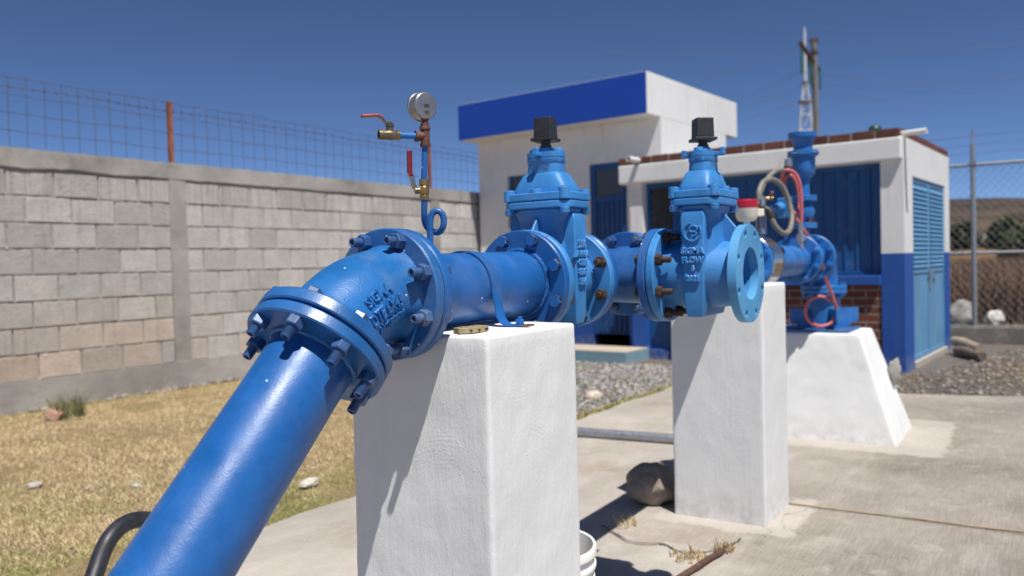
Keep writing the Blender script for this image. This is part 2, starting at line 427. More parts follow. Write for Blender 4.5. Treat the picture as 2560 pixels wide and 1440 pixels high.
S.cycles.use_denoising = True
S.cycles.max_bounces = 6; S.cycles.transparent_max_bounces = 8; S.cycles.sample_clamp_indirect = 6
S.cycles.use_adaptive_sampling = False

# ---------------------------------------------------------------- pipeline
X = V((1, 0, 0)); Y = V((0, 1, 0)); Z = V((0, 0, 1))
PR, FR, BC = .0842, .140, .1206
def ph(u): return 1.069 + .0133 * u
def PC(u, y=0.0, dz=0.0): return V((u, y, ph(u) + dz))
def around(c, axis, k, rad=BC, off=.5):
    a = V(axis).normalized(); t = Z if abs(a.z) < .8 else X
    if abs(a.z) < .8 and abs(a.z) > .3: t = Z
    e1 = (t - a * a.dot(t)).normalized(); e2 = a.cross(e1)
    an = 2 * PI * (k + off) / 8
    return V(c) + e1 * math.cos(an) * rad + e2 * math.sin(an) * rad
def flange_prof(t=.024, r=FR, neck=PR, hub=.0):
    return [(0, neck), (0, r - .003), (.003, r), (t - .003, r), (t, r - .003), (t, neck)]
def flange(parent, c, axis, mat, t=.024, r=FR, name='flange', neck=PR - .01):
    return obj(name, MB().lathe(flange_prof(t, r, neck), c, axis, 72, False, False), mat, parent)
def flange_holes(parent, c, axis, mat, t, bore, name='flange'):
    # a flange ring with eight open bolt holes and an open bore
    a = V(axis).normalized(); e1 = (Z - a * a.dot(Z)).normalized(); e2 = a.cross(e1)
    bm = bmesh.new()
    def circ(rad, n, cc): return [cc + e1 * math.cos(2 * PI * k / n) * rad + e2 * math.sin(2 * PI * k / n) * rad for k in range(n)]
    loops = [(circ(FR, 96, V(c)), None), (circ(bore, 64, V(c)), None)]
    for k in range(8): loops.append((circ(.0112, 18, around(c, axis, k)), None))
    edges = []
    for pts, _ in loops:
        vs = [bm.verts.new(p) for p in pts]
        for i in range(len(vs)): edges.append(bm.edges.new((vs[i], vs[(i + 1) % len(vs)])))
    bmesh.ops.triangle_fill(bm, edges=edges, use_beauty=True, use_dissolve=False)
    geo = bmesh.ops.extrude_face_region(bm, geom=bm.faces[:])
    for e in geo['geom']:
        if isinstance(e, bmesh.types.BMVert): e.co += a * t
    bmesh.ops.recalc_face_normals(bm, faces=bm.faces)
    me = bpy.data.meshes.new(name); bm.to_mesh(me); bm.free(); me.materials.append(mat)
    me.polygons.foreach_set('use_smooth', [True] * len(me.polygons)); me.set_sharp_from_angle(angle=R(35))
    o = bpy.data.objects.new(name, me); COL.objects.link(o); o.parent = parent; o.matrix_parent_inverse = root_inv(parent); return o
def threaded(p0, axis, r, L, pitch=.0024, hollow=True):
    prof = []; d = 0
    while d < L - pitch:
        prof += [(d, r * .88), (d + pitch * .5, r)]; d += pitch
    prof += [(L - .001, r * .95), (L, r * .85)]
    if hollow: prof += [(L, r * .58), (L - .004, r * .52)]
    return MB().lathe(prof, p0, axis, 18)
def bolt_ring(parent, c, axis, near_t, far_t, mat, nut=.018, tail=.032, head=False, thread=False, af=.031, skip=(), hollow=False, tails=None, sub=True):
    # c is the joint; axis points away from it towards the side with the studs' tails
    a = V(axis).normalized(); base = None
    for k in range(8):
        if k in skip: continue
        p = around(c, axis, k); jit = random.uniform(-.004, .005)
        tl = (tails[k] if tails else tail) + jit
        st = MB()
        if thread: st = threaded(p + a * (near_t + nut * .5), a, .0098, nut * .5 + tl)
        elif hollow: st.lathe([(0, .0095), (nut + tl - .001, .0095), (nut + tl, .0085), (nut + tl, .006), (nut + tl - .006, .0052)], p + a * near_t, a, 20)
        else: st.lathe([(0, .0095), (nut + tl - .002, .0095), (nut + tl, .008)], p + a * near_t, a, 18)
        b = obj('bolt', st, mat, parent)
        obj('bolt_head', MB().hexa(p - a * far_t, -a, af, .013, random.random()), mat, b, bevel=.0012, seg=1)
        nm = MB().hexa(p + a * near_t, a, af, nut, random.random() * 1.0 + k)
        obj('nut', nm, mat, b, bevel=.0012, seg=1)
def weld(parent, c, axis, r, mat):
    m = MB(); a = V(axis).normalized(); e1 = (Z - a * a.dot(Z)).normalized(); e2 = a.cross(e1); pts = []; rr = []
    for k in range(120):
        an = 2 * PI * k / 120
        pts.append(V(c) + (e1 * math.cos(an) + e2 * math.sin(an)) * (r + .001 + .0012 * noise.noise(V((k * .9, r, 0)))) + a * .002 * noise.noise(V((k * .4, 3, 1))))
        rr.append(.0062 + .0016 * noise.noise(V((k * .7, 7, 7))))
    return obj('weld_bead', m.tube(pts, rr, 8, True), mat, parent)
def text_mb(body, size, depth, fn, res=2, align='CENTER', bold=.0):
    cu = bpy.data.curves.new('lettering', 'FONT'); cu.body = body; cu.size = size; cu.extrude = depth / 2; cu.resolution_u = res
    cu.align_x = align; cu.align_y = 'CENTER'; cu.offset = bold; cu.bevel_depth = depth * .25; cu.bevel_resolution = 0
    to = bpy.data.objects.new('lettering', cu); COL.objects.link(to)
    me = bpy.data.meshes.new_from_object(to.evaluated_get(bpy.context.evaluated_depsgraph_get()))
    mb = MB(); mb.add([fn(v.co.x, v.co.y, v.co.z) for v in me.vertices], [tuple(p.vertices) for p in me.polygons])
    bpy.data.objects.remove(to); bpy.data.curves.remove(cu); bpy.data.meshes.remove(me)
    return mb

# -- 45 degree elbow
RB = .234
C0 = V((-.03, 0, ph(0) - RB))
def arc(phi): return C0 + V((-RB * math.sin(phi), 0, RB * math.cos(phi)))
D45 = V((-1, 0, -1)).normalized()
LJ = arc(PI / 4) + D45 * .03                      # lower joint
elbow = thing('pipe_elbow', 'blue cast iron elbow bending the big pipe downwards, cast lettering on its side', 'pipe elbow', PC(0))
path = [PC(-.001)] + [arc(PI / 4 * k / 20) for k in range(21)] + [LJ - D45 * .001]
rad = [.106] + [.091 + .013 * math.exp(-(k / 20) * 9) + .013 * math.exp(-(1 - k / 20) * 9) + .004 * math.sin(PI * k / 20) for k in range(21)] + [.106]
obj('body', MB().tube(path, rad, 64), M['blue_cast'], elbow, smooth=60)
flange(elbow, PC(0) - X * .002, -X, M['blue_flange'], .026)
flange(elbow, LJ - D45 * .003, -D45, M['blue_flange'], .026)
def on_elbow(s0, psi0, wide=1.0):
    def fn(x, y, z):
        s = s0 - x * wide; phi = (s) / RB; psi = psi0 - y / .095
        n1 = V((-math.sin(phi), 0, math.cos(phi)))
        k = min(max(phi / (PI / 4), 0), 1)
        rr = .0955 + .004 * math.sin(PI * k) - .003
        return arc(phi) + (n1 * math.cos(psi) - Y * math.sin(psi)) * (rr + z)
    return fn
tx = text_mb('SIGMA', .027, .005, on_elbow(.108, R(70), .84), bold=.0001)
tx.merge(text_mb('DTE 6X45', .034, .0055, on_elbow(.106, R(90), .66), bold=.0001))
tx.merge(text_mb('AAT15030735', .0165, .005, on_elbow(.099, R(107), .92), bold=.0001))
obj('cast_lettering', tx, M['blue_cast'], elbow)
bolt_ring(elbow, PC(0), -X, .0275, .027, M['blue_bolt'], .020, .026, hollow=True)

# -- inclined pipe
inc = thing('inclined_pipe', 'thick royal blue pipe slanting from the elbow down to the ground', 'pipe', LJ + D45 * 1.5)
obj('pipe_barrel', MB().lathe([(0, PR - .006), (0, PR), (1.62, PR)], LJ + D45 * .004, D45, 96), M['blue'], inc)
flange(inc, LJ + D45 * .003, D45, M['blue_flange'], .025)
weld(inc, LJ + D45 * .029, D45, PR + .002, M['blue_cast'])
bolt_ring(inc, LJ, D45, .0265, .0275, M['blue_bolt'], .020, .022, thread=True, hollow=True, tails=[.022, .020, .026, .022, .021, .026, .024, .022])
obj('gasket', MB().cyl(LJ - D45 * .0035, LJ + D45 * .0035, .118, None, 64), M['gasket'], inc)

# -- spool
u1, u2 = 0.0, .533
spool = thing('pipe_spool', 'short horizontal blue pipe resting on the nearer white pillar under a strap', 'pipe', PC(.27, 0, -PR))
obj('pipe_barrel', MB().lathe([(0, PR), (u2 - .004, PR)], PC(.002), PC(u2) - PC(0), 96), M['blue'], spool)
flange(spool, PC(.0015), X, M['blue'], .024); flange(spool, PC(u2 - .0015), -X, M['blue'], .024)
weld(spool, PC(.028), X, PR + .002, M['blue']); weld(spool, PC(u2 - .028), X, PR + .002, M['blue'])
obj('gasket', MB().cyl(PC(-.0025), PC(.0025), .130, None, 64), M['gasket'], spool)
for k in range(8):                                  # bolt heads on the spool side of the valve joint
    p = around(PC(u2 - .0255), -X, k)
    obj('bolt_head', MB().hexa(p, -X, .030, .015, random.random()), M['blue'], spool, bevel=.0015, seg=1)

# -- strap over the spool
st = MB(); sx0 = .262
def strap_pt(psi, r): return V((sx0, 0, ph(sx0))) + V((0, math.sin(psi) * r, math.cos(psi) * r))
ring_pts = []
PT = .982
for k in range(41): ring_pts.append(strap_pt(R(100) - R(195) * k / 40, PR + .0035))
tang = [(V((sx0, -.093, ph(sx0) - .035))), V((sx0, -.100, PT + .022)), V((sx0 - .001, -.108, PT + .011)), V((sx0 - .001, -.118, PT + .0045)), V((sx0, -.132, PT + .0035)), V((sx0, -.178, PT + .0035))]
back = [V((sx0, -q.y, q.z)) for q in tang]
pts = back[::-1] + ring_pts + tang
hw = .0165
for i in range(len(pts) - 1):
    pass
rings = []
for i, p in enumerate(pts):
    a = pts[max(i - 1, 0)]; b = pts[min(i + 1, len(pts) - 1)]; t = (b - a).normalized(); nrm = X.cross(t).normalized()
    rings.append([p + X * hw + nrm * .0017, p - X * hw + nrm * .0017, p - X * hw - nrm * .0017, p + X * hw - nrm * .0017])
st.loft(rings)
strap = obj('pipe_strap', st, M['blue'], bevel=0); tag(strap, 'flat blue steel strap holding the pipe down on the nearer white pillar', 'strap')
for sy in (-1, 1):
    b = MB().cyl((sx0, sy * .152, PT + .004), (sx0, sy * .152, PT + .024), .006, None, 16)
    b.hexa(V((sx0, sy * .152, PT + .0055)), Z, .019, .012)
    obj('bolt', b, M['blue'], strap)
obj('bare_tip', MB().box((sx0, -.1725, PT + .0037), (.0335, .017, .0042)), M['bronze'], strap)

# -- gate valves (flow along local X, stem along local Z, centre of the port at the origin)
def superell(a, b, z, n=48, p=2.6, cx=0, cy=0):
    out = []
    for k in range(n):
        t = 2 * PI * k / n; c, s_ = math.cos(t), math.sin(t)
        out.append(V((cx + a * math.copysign(abs(c) ** (2 / p), c), cy + b * math.copysign(abs(s_) ** (2 / p), s_), z)))
    return out
def make_valve(label, loc, rz, side_text, cap_turn, open_right, open_left, lug_ends):
    root = thing('gate_valve', label, 'valve', loc, 'sky blue gate valves', rz)
    e = M['epoxy']; keep = Matrix.Translation(loc) @ Matrix.Rotation(rz, 4, 'Z')
    def O(name, mb, mat, parent=root, **k):
        o = obj(name, mb, mat, None, **k); o.parent = parent; o.matrix_parent_inverse = Matrix.Identity(4)
        return o
    L = .1335
    # port body
    outer = [(-L + .02, .090), (-.098, .090), (-.085, .092), (-.065, .0945), (-.04, .097), (0, .098), (.04, .097), (.065, .0945), (.085, .092), (.098, .090), (L - .02, .090)]
    inner = [(L - .001, .0765), (.03, .0765), (.0, .0765), (-.03, .0765), (-L + .001, .0765)]
    O('body', MB().lathe([(d + L, r) for d, r in outer + inner + [outer[0]]], (-L, 0, 0), X, 72, False, False), e, smooth=55)
    th = MB()
    th.loft([superell(.088, .088, -.02), superell(.074, .084, .05), superell(.058, .080, .10), superell(.055, .080, .145), superell(.058, .085, .172), superell(.068, .097, .198)])
    th.merge(MB().loft([[V((sx * a, sy * b, z)) for sx, sy in ((-1, -1), (1, -1), (1, 1), (-1, 1))] for a, b, z in ((.022, .096, -.120), (.029, .101, -.09), (.0355, .104, .165), (.029, .097, .185))]))
    for sx in (-1, 1):
        th.merge(MB().prism([(.05 * sx, .19), (.122 * sx, .100), (.122 * sx, .06), (.05 * sx, .04)], (0, .0045, 0), X, Z, .009))
    O('throat', th, e, bevel=.006, seg=3)
    # closed gate seen down the bore
    O('gate', MB().lathe([(0, .02), (.004, .079), (.03, .079)], (-.02, 0, 0), X, 40), M['epoxy'])
    for sgn, op in ((1, open_right), (-1, open_left)):
        f = flange_holes(None, V((sgn * L, 0, 0)), X * -sgn, M['epoxy_face'] if op else e, .0245, .0750) if op else None
        if op: f.parent = root; f.matrix_parent_inverse = Matrix.Identity(4)
        else: O('flange', MB().lathe(flange_prof(.0245, FR, .08), V((sgn * (L - .0015), 0, 0)), X * -sgn, 72, False, False), e)
    # bonnet joint
    def slab(z0, z1, a, b): return MB().loft([superell(a, b, z0, 64, 5.5), superell(a, b, z1, 64, 5.5)])
    O('body_flange', slab(.1985, .2185, .0760, .1050), e, bevel=.004)
    bon = MB(); bon.merge(slab(.2200, .2425, .0760, .1050))
    pass
    for bx, by in ((-.0585, -.0870), (.0585, -.0870), (-.0585, .0870), (.0585, .0870), (-.0600, 0), (.0600, 0)):
        O('bolt_boss', MB().cyl((bx, by, .2215), (bx, by, .2535), .0168, .0155, 24), e, bevel=.002)
        if abs(bx * by) > 0: O('lower_boss', MB().cyl((bx, by, .183), (bx, by, .2000), .0130, .0150, 24), e, bevel=.002)
    O('bonnet_flange', bon, e, bevel=.004)
    O('joint_gasket', MB().loft([superell(.0715, .101, .2180, 64, 5.5), superell(.0715, .101, .2204, 64, 5.5)]), M['gasket'])
    sc = MB()
    for bx, by in ((-.0585, -.0870), (.0585, -.0870), (-.0585, .0870), (.0585, .0870), (-.0600, 0), (.0600, 0)):
        sc.cyl((bx, by, .2525), (bx, by, .2555), .0075, None, 14)
    O('cap_screws', sc, M['rusty_bolt'])
    O('bonnet', MB().loft([superell(.052, .086, .2400, 48, 6), superell(.051, .084, .256, 48, 6), superell(.046, .073, .275, 48, 5.5), superell(.041, .062, .293, 48, 5), superell(.037, .055, .3000, 48, 4)]), e, bevel=.006, seg=3)
    O('stem_housing', MB().loft([superell(a, b, z, 48, 2.8) for a, b, z in ((.037, .054, .296), (.0345, .0515, .326), (.0365, .0540, .329), (.0365, .0540, .341), (.0345, .0515, .3415), (.0345, .0515, .3425), (.0365, .0540, .343), (.0365, .0540, .357))]), e)
    pk = MB()
    for sx in (-1, 1): pk.cyl((0, sx * .038, .3560), (0, sx * .038, .3675), .0145, .0135, 20)
    pk.cyl((0, 0, .3560), (0, 0, .371), .023, .020, 24)
    O('packing_gland', pk, e, bevel=.002)
    for sx in lug_ends:
        lg = MB(); lg.box((sx * .048, 0, .349), (.034, .018, .012)); lg.box((sx * .0575, 0, .357), (.0135, .0182, .020))
        O('lifting_lug', lg, e, bevel=.003)
    O('stem', MB().lathe([(0, .0165), (.014, .0165), (.014, .0135), (.034, .0135)], (0, 0, .364), Z, 24), M['black_iron'])
    Rz = Matrix.Rotation(cap_turn, 3, 'Z')
    cp = MB(); cp.box((0, 0, .4265), (.053, .053, .057), Rz, taper=.95); 
    O('operating_nut', cp, M['black_iron'], bevel=.003)
    O('nut_skirt', MB().box((0, 0, .3935), (.066, .066, .009), Rz), M['black_iron'], bevel=.002)
    # lettering cast on the panel (local -Y face)
    tl = MB()
    for body, size, z in side_text:   # the panel leans a little with height
        tl.merge(text_mb(body, size, .009, lambda x, y, zz, z=z: V((x, -.1035 - zz, z + y)), bold=.0003))
    O('cast_lettering', tl, e)
    return root
v1 = make_valve('sky blue gate valve in line with the nearer pillar, operating nut square to view', PC(u2 + .1335), 0,
                (('250', .027, .098), ('AWWA', .021, .072), ('C515', .022, .048), ('88G', .024, .022), ('354', .024, -.004)), R(8), False, False, (-1,))
TX = u2 + .267 + .203                                # tee centre
v2c = V((TX, -.203 - .1335, ph(TX)))
v2 = make_valve('sky blue gate valve with a round logo panel and an open empty flange', v2c, R(-90),
                (('SIGMA', .0225, .068), ('FLOW', .0225, .042), ('6', .0195, .018), ('2021', .0205, -.010)), R(38), True, False, (-1, 1))
# round emblem above the lettering
em = MB(); cz = .122; yy = -.1050
def pl(x, z, y=yy): return V((x, y, cz + z))
em.tube([pl(.0255 * math.cos(t), .0255 * math.sin(t)) for t in [R(100) + R(300) * k / 36 for k in range(37)]], .0032, 8)
em.tube([pl(.006 * math.cos(t) * 1.9 + .003, .0095 + .0075 * math.sin(t)) for t in [R(-25) + R(295) * k / 20 * .8 for k in range(21)]][::-1], .0034, 8)
em.tube([pl(*q) for q in ((-.009, .004), (-.004, .0005), (.008, .001), (.0125, -.004), (.009, -.0105), (-.004, -.012))], .0034, 8)
em.tube([pl(*q) for q in ((-.003, -.012), (-.002, -.024))], .003, 8)
eo = obj('emblem', em, M['epoxy'], None); eo.parent = v2; eo.matrix_parent_inverse = Matrix.Identity(4)
def valve_bolts(root, c, axis, mat, **k):
    bolt_ring(root, c, axis, .0255, .024, mat, **k)
valve_bolts(v1, PC(u2), X, M['rusty_bolt'], nut=.018, tail=.012)
valve_bolts(v1, PC(u2 + .267), -X, M['rusty_bolt'], nut=.018, tail=.014)
valve_bolts(v2, V((TX, -.203, ph(TX))), -Y, M['rusty_bolt'], nut=.018, tail=.027)
obj('gasket', MB().cyl(PC(u2 - .002), PC(u2 + .002), .130, None, 56), M['gasket'], v1)
obj('gasket', MB().cyl(PC(u2 + .265), PC(u2 + .269), .130, None, 56), M['gasket'], v1)
obj('gasket', MB().cyl(V((TX, -.201, ph(TX))), V((TX, -.205, ph(TX))), .130, None, 56), M['gasket'], v2)

# -- tee
tee = thing('pipe_tee', 'glossy blue pipe tee joining the two sky blue gate valves', 'pipe tee', PC(TX, 0, -PR))
tb = MB()
tb.tube([PC(TX - .2), PC(TX - .15), PC(TX - .1), PC(TX), PC(TX + .1), PC(TX + .15), PC(TX + .2)], [.096, .087, PR, PR, PR, .087, .096], 64)
tb.tube([V((TX, -.02, ph(TX))), V((TX, -.085, ph(TX))), V((TX, -.15, ph(TX))), V((TX, -.2, ph(TX)))], [.080, PR, .087, .096], 64)
obj('body', tb, M['blue'], tee)
flange(tee, PC(TX - .2015), X, M['blue'], .025); flange(tee, PC(TX + .2015), -X, M['blue'], .025)
flange(tee, V((TX, -.2015, ph(TX))), Y, M['blue'], .025)
bolt_ring(tee, PC(TX + .203), -X, .0265, .027, M['blue_bolt'], .018, .014)

# -- long run to the meter
uA, uB = TX + .2055, 2.500
run = thing('delivery_pipe', 'blue pipe between the tee and the steel flow meter, partly hidden by the branch valve', 'pipe', PC(1.85, 0, -PR))
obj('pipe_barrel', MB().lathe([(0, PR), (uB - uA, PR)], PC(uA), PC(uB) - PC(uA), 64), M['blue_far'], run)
flange(run, PC(uA), X, M['blue_far'], .024); flange(run, PC(uB), -X, M['blue_far'], .024)
bolt_ring(run, PC(uB), -X, .024, .02, M['blue_far'], .017, .01)

# -- flow meter
mt = thing('flow_meter', 'polished stainless flow meter with a red lidded cream head, above the second pillar', 'flow meter', PC(2.63, 0, -.13))
obj('body', MB().lathe([(0, .075), (0, .118), (.006, .128), (.03, .130), (.034, .134), (.18, .134), (.184, .130), (.215, .128), (.228, .124), (.228, .098), (.220, .094)], PC(2.512), X, 80, True, False), M['steel'], mt)
obj('end_ring', MB().lathe([(0, .086), (0, .128), (.022, .128), (.022, .086)], PC(2.722), X, 64, False, False), M['bronze'], mt)
for dx in (-.02, .02):
    obj('neck_post', MB().cyl(PC(2.60 + dx, .01, .125), PC(2.60 + dx, .01, .205), .010, None, 16), M['steel'], mt)
hc = PC(2.60, .01, .200)
hd = obj('register_housing', MB().lathe([(0, .030), (.004, .042), (.02, .050), (.055, .054), (.062, .056)], hc, Z, 40), M['cream'], mt)
obj('terminal_box', MB().box(hc + V((.030, -.050, .040)), (.04, .035, .036), Matrix.Rotation(R(-40), 3, 'Z')), M['cream'], hd, bevel=.005)
obj('lid', MB().lathe([(0, .0545), (.004, .0555), (.034, .053), (.040, .047), (.041, .01)], hc + Z * .063, Z, 40), M['cap_red'], mt)

# -- pipe after the meter, check valve and discharge elbow
p2 = thing('discharge_pipe', 'blue pipe between the steel flow meter and the well head, white nipple on top', 'pipe', PC(3.1, 0, -PR))
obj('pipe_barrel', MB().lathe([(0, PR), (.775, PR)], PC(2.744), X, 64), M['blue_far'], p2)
flange(p2, PC(3.53), -X, M['blue_far'], .024)
bolt_ring(p2, PC(3.53), -X, .024, .026, M['blue_far'], .016, .008)
obj('nipple', MB().lathe([(0, .014), (.045, .014), (.045, .021), (.085, .021), (.085, .012), (.15, .012)], PC(3.40, -.055, .055), Z, 20), M['zinc'], p2)
el = thing('discharge_elbow', 'blue flanged elbow turning up out of the well head', 'pipe elbow', PC(4.23, 0, -.22))
ub = 4.23; RE = .175
ebp = [PC(3.557), PC(3.75), PC(3.9), PC(ub - RE - .012)] + [PC(ub - RE) + V((RE * math.sin(t), 0, -RE + RE * math.cos(t))) for t in [PI / 2 * k / 16 for k in range(17)]] + [PC(ub, 0, -RE - .02)]
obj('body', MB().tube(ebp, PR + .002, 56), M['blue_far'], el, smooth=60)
flange(el, PC(3.533), X, M['blue_far'], .024); flange(el, PC(3.90), -X, M['blue_far'], .024); flange(el, PC(3.903), X, M['blue_far'], .024)
bolt_ring(el, PC(3.90), -X, .024, .026, M['blue_far'], .016, .008)
fz = ph(ub) - RE - .035
flange(el, V((ub, 0, fz + .024)), -Z, M['blue_far'], .024)
wh = thing('wellhead_riser', 'blue well head riser with notched gusset plates standing on the well plinth', 'well head', (ub, 0, .648))
flange(wh, V((ub, 0, fz - .003)), -Z, M['blue_far'], .024)
bolt_ring(wh, V((ub, 0, fz)), -Z, .027, .026, M['blue_far'], .016, .012)
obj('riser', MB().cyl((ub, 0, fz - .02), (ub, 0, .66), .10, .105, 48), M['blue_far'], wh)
for an in (R(-58), R(32), R(122), R(212)):
    U_ = V((math.cos(an), math.sin(an), 0))
    obj('gusset_plate', MB().prism([(.09, 0), (.135, 0), (.15, .0), (.185, .04), (.20, .028), (.22, .05), (.22, .13), (.09, .13)], V((ub, 0, .662)) - U_.cross(Z) * .006, U_, Z, .012), M['blue_far'], wh)
obj('base_plate', MB().box((ub - .01, .07, .656), (.40, .52, .016)), M['plate_blue'], wh, bevel=.002)

# -- air release valve on its riser
ax = 3.72; az = ph(ax); QA = .9
arv = thing('air_release_valve', 'tall blue air release valve stacked on the pipe behind the coiled hoses', 'air valve', (ax, 0, az + PR))
obj('nipple', MB().cyl((ax, 0, az + QA * .07), (ax, 0, az + QA * .21), .030, None, 24), M['blue_far'], arv)
def disc(z, r, t, name='flange'):
    return obj(name, MB().lathe([(0, .02), (0, r - .002), (.002, r), (t - .002, r), (t, r - .002), (t, .02)], (ax, 0, az + QA * z), Z, 40), M['blue_far'], arv)
disc(.195, .074, .016); disc(.213, .074, .016)
for k in range(4):
    an = PI / 4 + k * PI / 2
    q = MB().cyl((ax + .056 * math.cos(an), .056 * math.sin(an), az + QA * .19), (ax + .056 * math.cos(an), .056 * math.sin(an), az + QA * .262), .008, None, 10)
    q.hexa(V((ax + .056 * math.cos(an), .056 * math.sin(an), az + QA * .229)), Z, .025, .014)
    obj('bolt', q, M['rusty_bolt'], arv)
obj('valve_body', MB().lathe([(0, .034), (.03, .05), (.07, .062), (.11, .05), (.15, .034)], (ax, 0, az + QA * .228), Z, 32), M['blue_far'], arv)
disc(.375, .074, .016); disc(.393, .074, .016)
obj('neck', MB().lathe([(0, .036), (.05, .034), (.09, .034), (.092, .042), (.112, .042), (.115, .034)], (ax, 0, az + QA * .408), Z, 28), M['blue_far'], arv)
obj('float_chamber', MB().lathe([(0, .034), (.012, .052), (.03, .064), (.06, .069), (.13, .070), (.14, .088), (.165, .088), (.172, .06)], (ax, 0, az + QA * .520), Z, 40), M['epoxy'], arv, label=None) if False else obj('float_chamber', MB().lathe([(0, .034), (.012, .052), (.03, .064), (.06, .069), (.13, .070), (.14, .088), (.165, .088), (.172, .06)], (ax, 0, az + QA * .520), Z, 40), M['blue_far'], arv)
obj('cover', MB().box((ax, 0, az + QA * .681), (.165, .165, .016), Matrix.Rotation(R(20), 3, 'Z')), M['blue_far'], arv, bevel=.012)
obj('outlet_cone', MB().lathe([(0, .056), (.012, .052), (.05, .056), (.085, .066), (.09, .082), (.118, .084), (.120, .07)], (ax, 0, az + QA * .692), Z, 40), M['blue_far'], arv)

# -- pressure gauge riser on the spool
gx = .1295
gz0 = ph(gx) + PR - .003
gr = thing('gauge_riser', 'slim blue pressure tapping with pigtail loop, gauge and two red handled valves', 'gauge riser', (gx, 0, gz0))

side = V((.5373, -.84339, 0)); away = V((.84339, .5373, 0))
P0 = V((gx, 0, gz0))
def G(px, py, d=0.0): return at(px, 1.855 + d, py)
sip = [P0, G(1077, 600), G(1077, 575), G(1077.5, 553), G(1081, 537), G(1089, 529), G(1098, 528.5), G(1107, 535), G(1111, 549), G(1110, 565), G(1103, 578, .006), G(1092, 581, .014), G(1080, 577, .022), G(1069, 567, .022), G(1063.5, 552, .018), G(1062.5, 535, .014), G(1063, 500, .012)]
def smoothpath(P, n=6):
    out = []
    for i in range(len(P) - 1):
        a, b, c, d = P[max(i - 1, 0)], P[i], P[i + 1], P[min(i + 2, len(P) - 1)]
        for k in range(n):
            t = k / n
            out.append(.5 * ((2 * b) + (c - a) * t + (2 * a - 5 * b + 4 * c - d) * t * t + (3 * b - a - 3 * c + d) * t ** 3))
    return out + [P[-1]]
obj('siphon_tube', MB().tube(smoothpath(sip), .0074, 16), M['blue'], gr)
B0 = G(1063, 498, .012); ux = B0
bv = obj('ball_valve', MB().lathe([(0, .0105), (.007, .0105), (.009, .0085), (.012, .0105), (.021, .0118), (.026, .0118), (.029, .0095), (.031, .0112), (.044, .0112)], B0, Z, 6 if False else 24), M['brass'], gr)
obj('stem_boss', MB().cyl(B0 + Z * .019, B0 + Z * .019 - side * .020 - away * .006, .0075, None, 16), M['bronze'], bv)
lv = [B0 + Z * .022 - side * .019 - away * .006, B0 + Z * .034 - side * .024 - away * .006, B0 + Z * .046 - side * .026 - away * .006, B0 + Z * .058 - side * .030 - away * .006]
def strip(P, wdt, thick, across):
    r_ = []
    for i, p in enumerate(P):
        t = (P[min(i + 1, len(P) - 1)] - P[max(i - 1, 0)]).normalized(); n_ = across.cross(t).normalized()
        r_.append([p + across * wdt + n_ * thick, p - across * wdt + n_ * thick, p - across * wdt - n_ * thick, p + across * wdt - n_ * thick])
    return MB().loft(r_)
acr = (away * .75 + side * .66).normalized()
obj('lever', strip(lv, .0075, .0012, acr), M['zinc'], bv)
obj('handle_grip', strip([B0 + Z * .052 - side * .0285 - away * .006, B0 + Z * .060 - side * .0305 - away * .006, B0 + Z * .11 - side * .030 - away * .006], .0066, .0032, acr), M['red_grip'], bv, bevel=.002)
T0 = B0 + Z * .0415; TC = G(1065.5, 343, .012)
obj('riser_tube', MB().cyl(T0, TC, .0066, None, 16), M['blue'], gr)
te = MB().lathe([(-.023 + .023, .0118), (.004, .0125), (.007, .0125), (.0075, .0105), (.038, .0105), (.0385, .0125), (.043, .0125), (.046, .0118)], TC - Z * .023, Z, 24)
sd = (V((-.84, .54, 0))).normalized()
te.lathe([(0, .0105), (.016, .0105), (.0165, .0125), (.024, .0125)], TC, sd, 24)
obj('tee_fitting', te, M['rust_iron'], gr)
obj('side_tube', MB().cyl(TC + sd * .02, TC + sd * .066, .0074, None, 16), M['blue_far'], gr)
V0 = TC + sd * .060
bv2 = obj('ball_valve', MB().lathe([(0, .0105), (.008, .0112), (.010, .0095), (.019, .0118), (.026, .0118), (.034, .0105), (.038, .0112), (.048, .0112), (.048, .0078), (.036, .0075)], V0, sd, 28), M['bronze'], gr)
obj('stem_boss', MB().lathe([(0, .0085), (.018, .008), (.019, .0095), (.022, .0095), (.022, .004), (.030, .004)], V0 + sd * .0225, Z, 20), M['bronze'], bv2)
h0 = V0 + sd * .0225 + Z * .025
hd_ = (sd * .95).normalized(); ac2 = hd_.cross(Z).normalized()
obj('lever', strip([h0 - hd_ * .008, h0 + hd_ * .008, h0 + hd_ * .016 + Z * .011, h0 + hd_ * .024 + Z * .016], .0075, .0012, ac2), M['bronze'], bv2)
obj('handle_grip', strip([h0 + hd_ * .017 + Z * .0125, h0 + hd_ * .026 + Z * .0175, h0 + hd_ * .064 + Z * .0135], .008, .0028, ac2), M['faded_grip'], bv2, bevel=.002)
gs = TC + Z * .023
obj('gauge_stem', MB().lathe([(0, .010), (.006, .010), (.007, .0075), (.014, .0075), (.015, .0105), (.026, .0105)], gs, Z, 6 if False else 20), M['rust_iron'], gr)
gc = G(1063, 268, .010)
gn = (-side * .66 + away * .75).normalized()            # the dial faces away
gg = obj('pressure_gauge', MB().lathe([(0, .004), (.0003, .026), (.0015, .0292), (.004, .0308), (.0235, .0312), (.0245, .0330), (.029, .0330), (.031, .0315), (.031, .029)], gc - gn * .010, gn, 56), M['case_steel'], gr)
obj('dial', MB().cyl(gc + gn * .0205, gc + gn * .0215, .029, None, 40), M['cream'], gg)
obj('gauge_neck', MB().cyl(gs + Z * .022, gc - Z * .026, .0085, None, 16), M['rust_iron'], gg)
bk = gc - gn * .0103; sl = gn.cross(Z).normalized()
